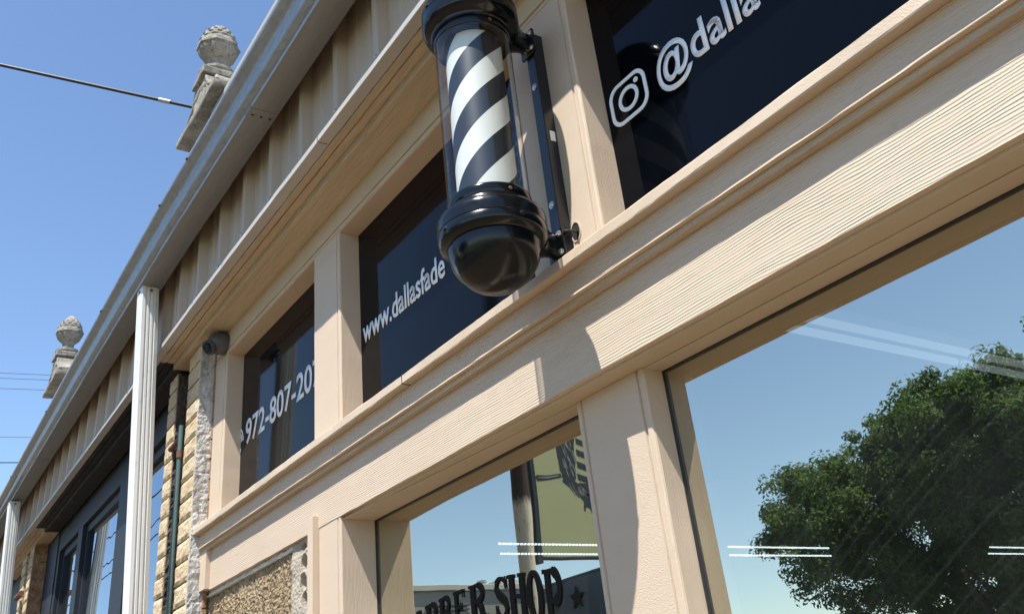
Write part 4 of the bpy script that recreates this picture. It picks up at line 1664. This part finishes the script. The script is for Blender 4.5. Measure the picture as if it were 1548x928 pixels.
# the crown is a cluster of lobes, each carried by a limb: (x, z, radius)
LOBES = [(-9.99, 4.31, .85), (-10.38, 4.01, .57), (-9.09, 4.36, .93), (-8.25, 4.93, .7), (-7.41, 4.94, .79), (-6.55, 4.91, .61), (-6.96, 4.39, .98), (-7.96, 4.07, 1.06), (-9.01, 3.51, 1.14),
         (-10.05, 3.51, .73), (-7.71, 3.24, 1.25), (-6.56, 3.72, 1.11), (-6.99, 2.74, 1.1), (-8.49, 2.74, 1.05), (-5.73, 4.04, 1.18), (-6.02, 2.89, 1.2), (-9.65, 3.13, .61),
         (-8.30, 4.98, .55), (-7.5, 5.08, .55), (-6.83, 5.00, .55), (-6.45, 5.22, .36), (-6.18, 4.69, .70), (-8.95, 4.62, .60), (-10.43, 4.52, .57), (-10.48, 4.82, .42),
         (-5.2, 4.9, .9), (-4.5, 4.2, 1.0), (-4.2, 3.3, 1.0), (-5.1, 3.0, 1.1)]
for lx, lz, lr in LOBES:
    for rep_ in range(2):
        ly = TY + random.uniform(-.5, .5) + (rep_ - .5) * 1.6 * min(1.0, lr)
        c0 = Vector((lx + .50, ly, lz - .12))
        n_c = int(29 * lr * lr + 5)
        for _ in range(n_c):
            d = Vector((random.gauss(0, 1), random.gauss(0, 1), random.gauss(0, 1))).normalized()
            w = 1 + .30 * nz(c0.x + d.x * 1.6, c0.y + d.y * 1.6, c0.z + d.z * 1.6)
            p = c0 + d * lr * .84 * w * (random.uniform(.62, 1.0) if random.random() < .92 else random.uniform(.1, .6))
            cr = random.uniform(.13, .27)
            for _k in range(int(60 + 420 * cr)):
                e = Vector((random.gauss(0, 1), random.gauss(0, 1), random.gauss(0, .8))).normalized()
                q = p + e * cr * random.random() ** .42
                leaf(q, e + Vector((random.uniform(-.9, .9), random.uniform(-.9, .9), random.uniform(-.2, 1.1))), random.uniform(.026, .052))
me = bpy.data.meshes.new('crown')
me.from_pydata([tuple(v - WL[tree.name]) for v in verts], [], faces)
me.materials.append(M['leaf'])
cr_o = bpy.data.objects.new('crown', me)
COL.objects.link(cr_o); cr_o.parent = tree

# ------------------------------------------------------------------ ground
def struct(name, bm, mat):
    return tag(link(name, bm, mat), kind='structure')


def sheet(x0, x1, y0, y1, z):
    bm = B()
    vs = [bm.verts.new(p) for p in ((x0, y0, z), (x1, y0, z), (x1, y1, z), (x0, y1, z))]
    bm.faces.new(vs)
    return bm


struct('ground', sheet(-400, 400, -400, 400, -.155), M['grass'])
struct('road', sheet(-120, 120, -9.2, -3.3, -.15), M['asphalt'])
struct('pavement', box(B(), -60, 60, -3.30, .0, -.15, -.004, .01), M['walk'])
struct('far_pavement', box(B(), -60, 60, -11.0, -9.2, -.15, -.02, .01), M['walk'])
bm = B()
for k in range(-14, 14):
    box(bm, k * 4.0, k * 4.0 + 1.6, -6.30, -6.18, -.1455, -.1440, 0)
struct('road_markings', bm, M['line_paint'])

# ------------------------------------------------------------------ light, sky, camera
SUN_DIR = Vector((.41, -1.0, 2.114)).normalized()
elev = math.asin(SUN_DIR.z)
az = math.atan2(SUN_DIR.x, SUN_DIR.y)          # measured from +Y toward +X
sun = bpy.data.lights.new('sun', 'SUN')
sun.energy = 5.0
sun.angle = math.radians(.53)
sun.color = (1.0, .985, .955)
so = bpy.data.objects.new('sun', sun)
so.rotation_euler = SUN_DIR.to_track_quat('Z', 'Y').to_euler()
so.location = (3, -6, 12)
COL.objects.link(so)

world = bpy.data.worlds.new('World')
scene.world = world
world.use_nodes = True
wt = world.node_tree
wt.nodes.clear()
sky = wt.nodes.new('ShaderNodeTexSky')
sky.sky_type = 'NISHITA'
sky.sun_disc = False
sky.sun_elevation = elev
sky.sun_rotation = az
sky.altitude = 150
sky.air_density = 1.0
sky.dust_density = .08
sky.ozone_density = 3.4
bg = wt.nodes.new('ShaderNodeBackground')
bg.inputs['Strength'].default_value = .13
wo = wt.nodes.new('ShaderNodeOutputWorld')
wt.links.new(sky.outputs[0], bg.inputs[0])
wt.links.new(bg.outputs[0], wo.inputs[0])

cam = bpy.data.cameras.new('camera')
cam.sensor_fit = 'HORIZONTAL'
cam.sensor_width = 36.0
cam.lens = 31.9148
cam.shift_y = -.0646
cam.clip_start = .02
cam.clip_end = 2000
co = bpy.data.objects.new('camera', cam)
Rm = Matrix(((0.550207, 0.447139, 0.705222), (0.828515, -0.187046, -0.527804), (-0.104093, 0.874689, -0.473375)))
co.rotation_euler = Rm.to_euler()
co.location = (0, -1.1, 1.5)
COL.objects.link(co)
scene.camera = co

scene.view_settings.view_transform = 'Standard'
scene.view_settings.look = 'None'
scene.view_settings.gamma = 1.0
scene.view_settings.use_curve_mapping = False
scene.view_settings.exposure = .85
scene.render.engine = 'CYCLES'
scene.cycles.use_denoising = True
scene.cycles.max_bounces = 10
scene.cycles.transparent_max_bounces = 16
scene.cycles.sample_clamp_indirect = 6.0
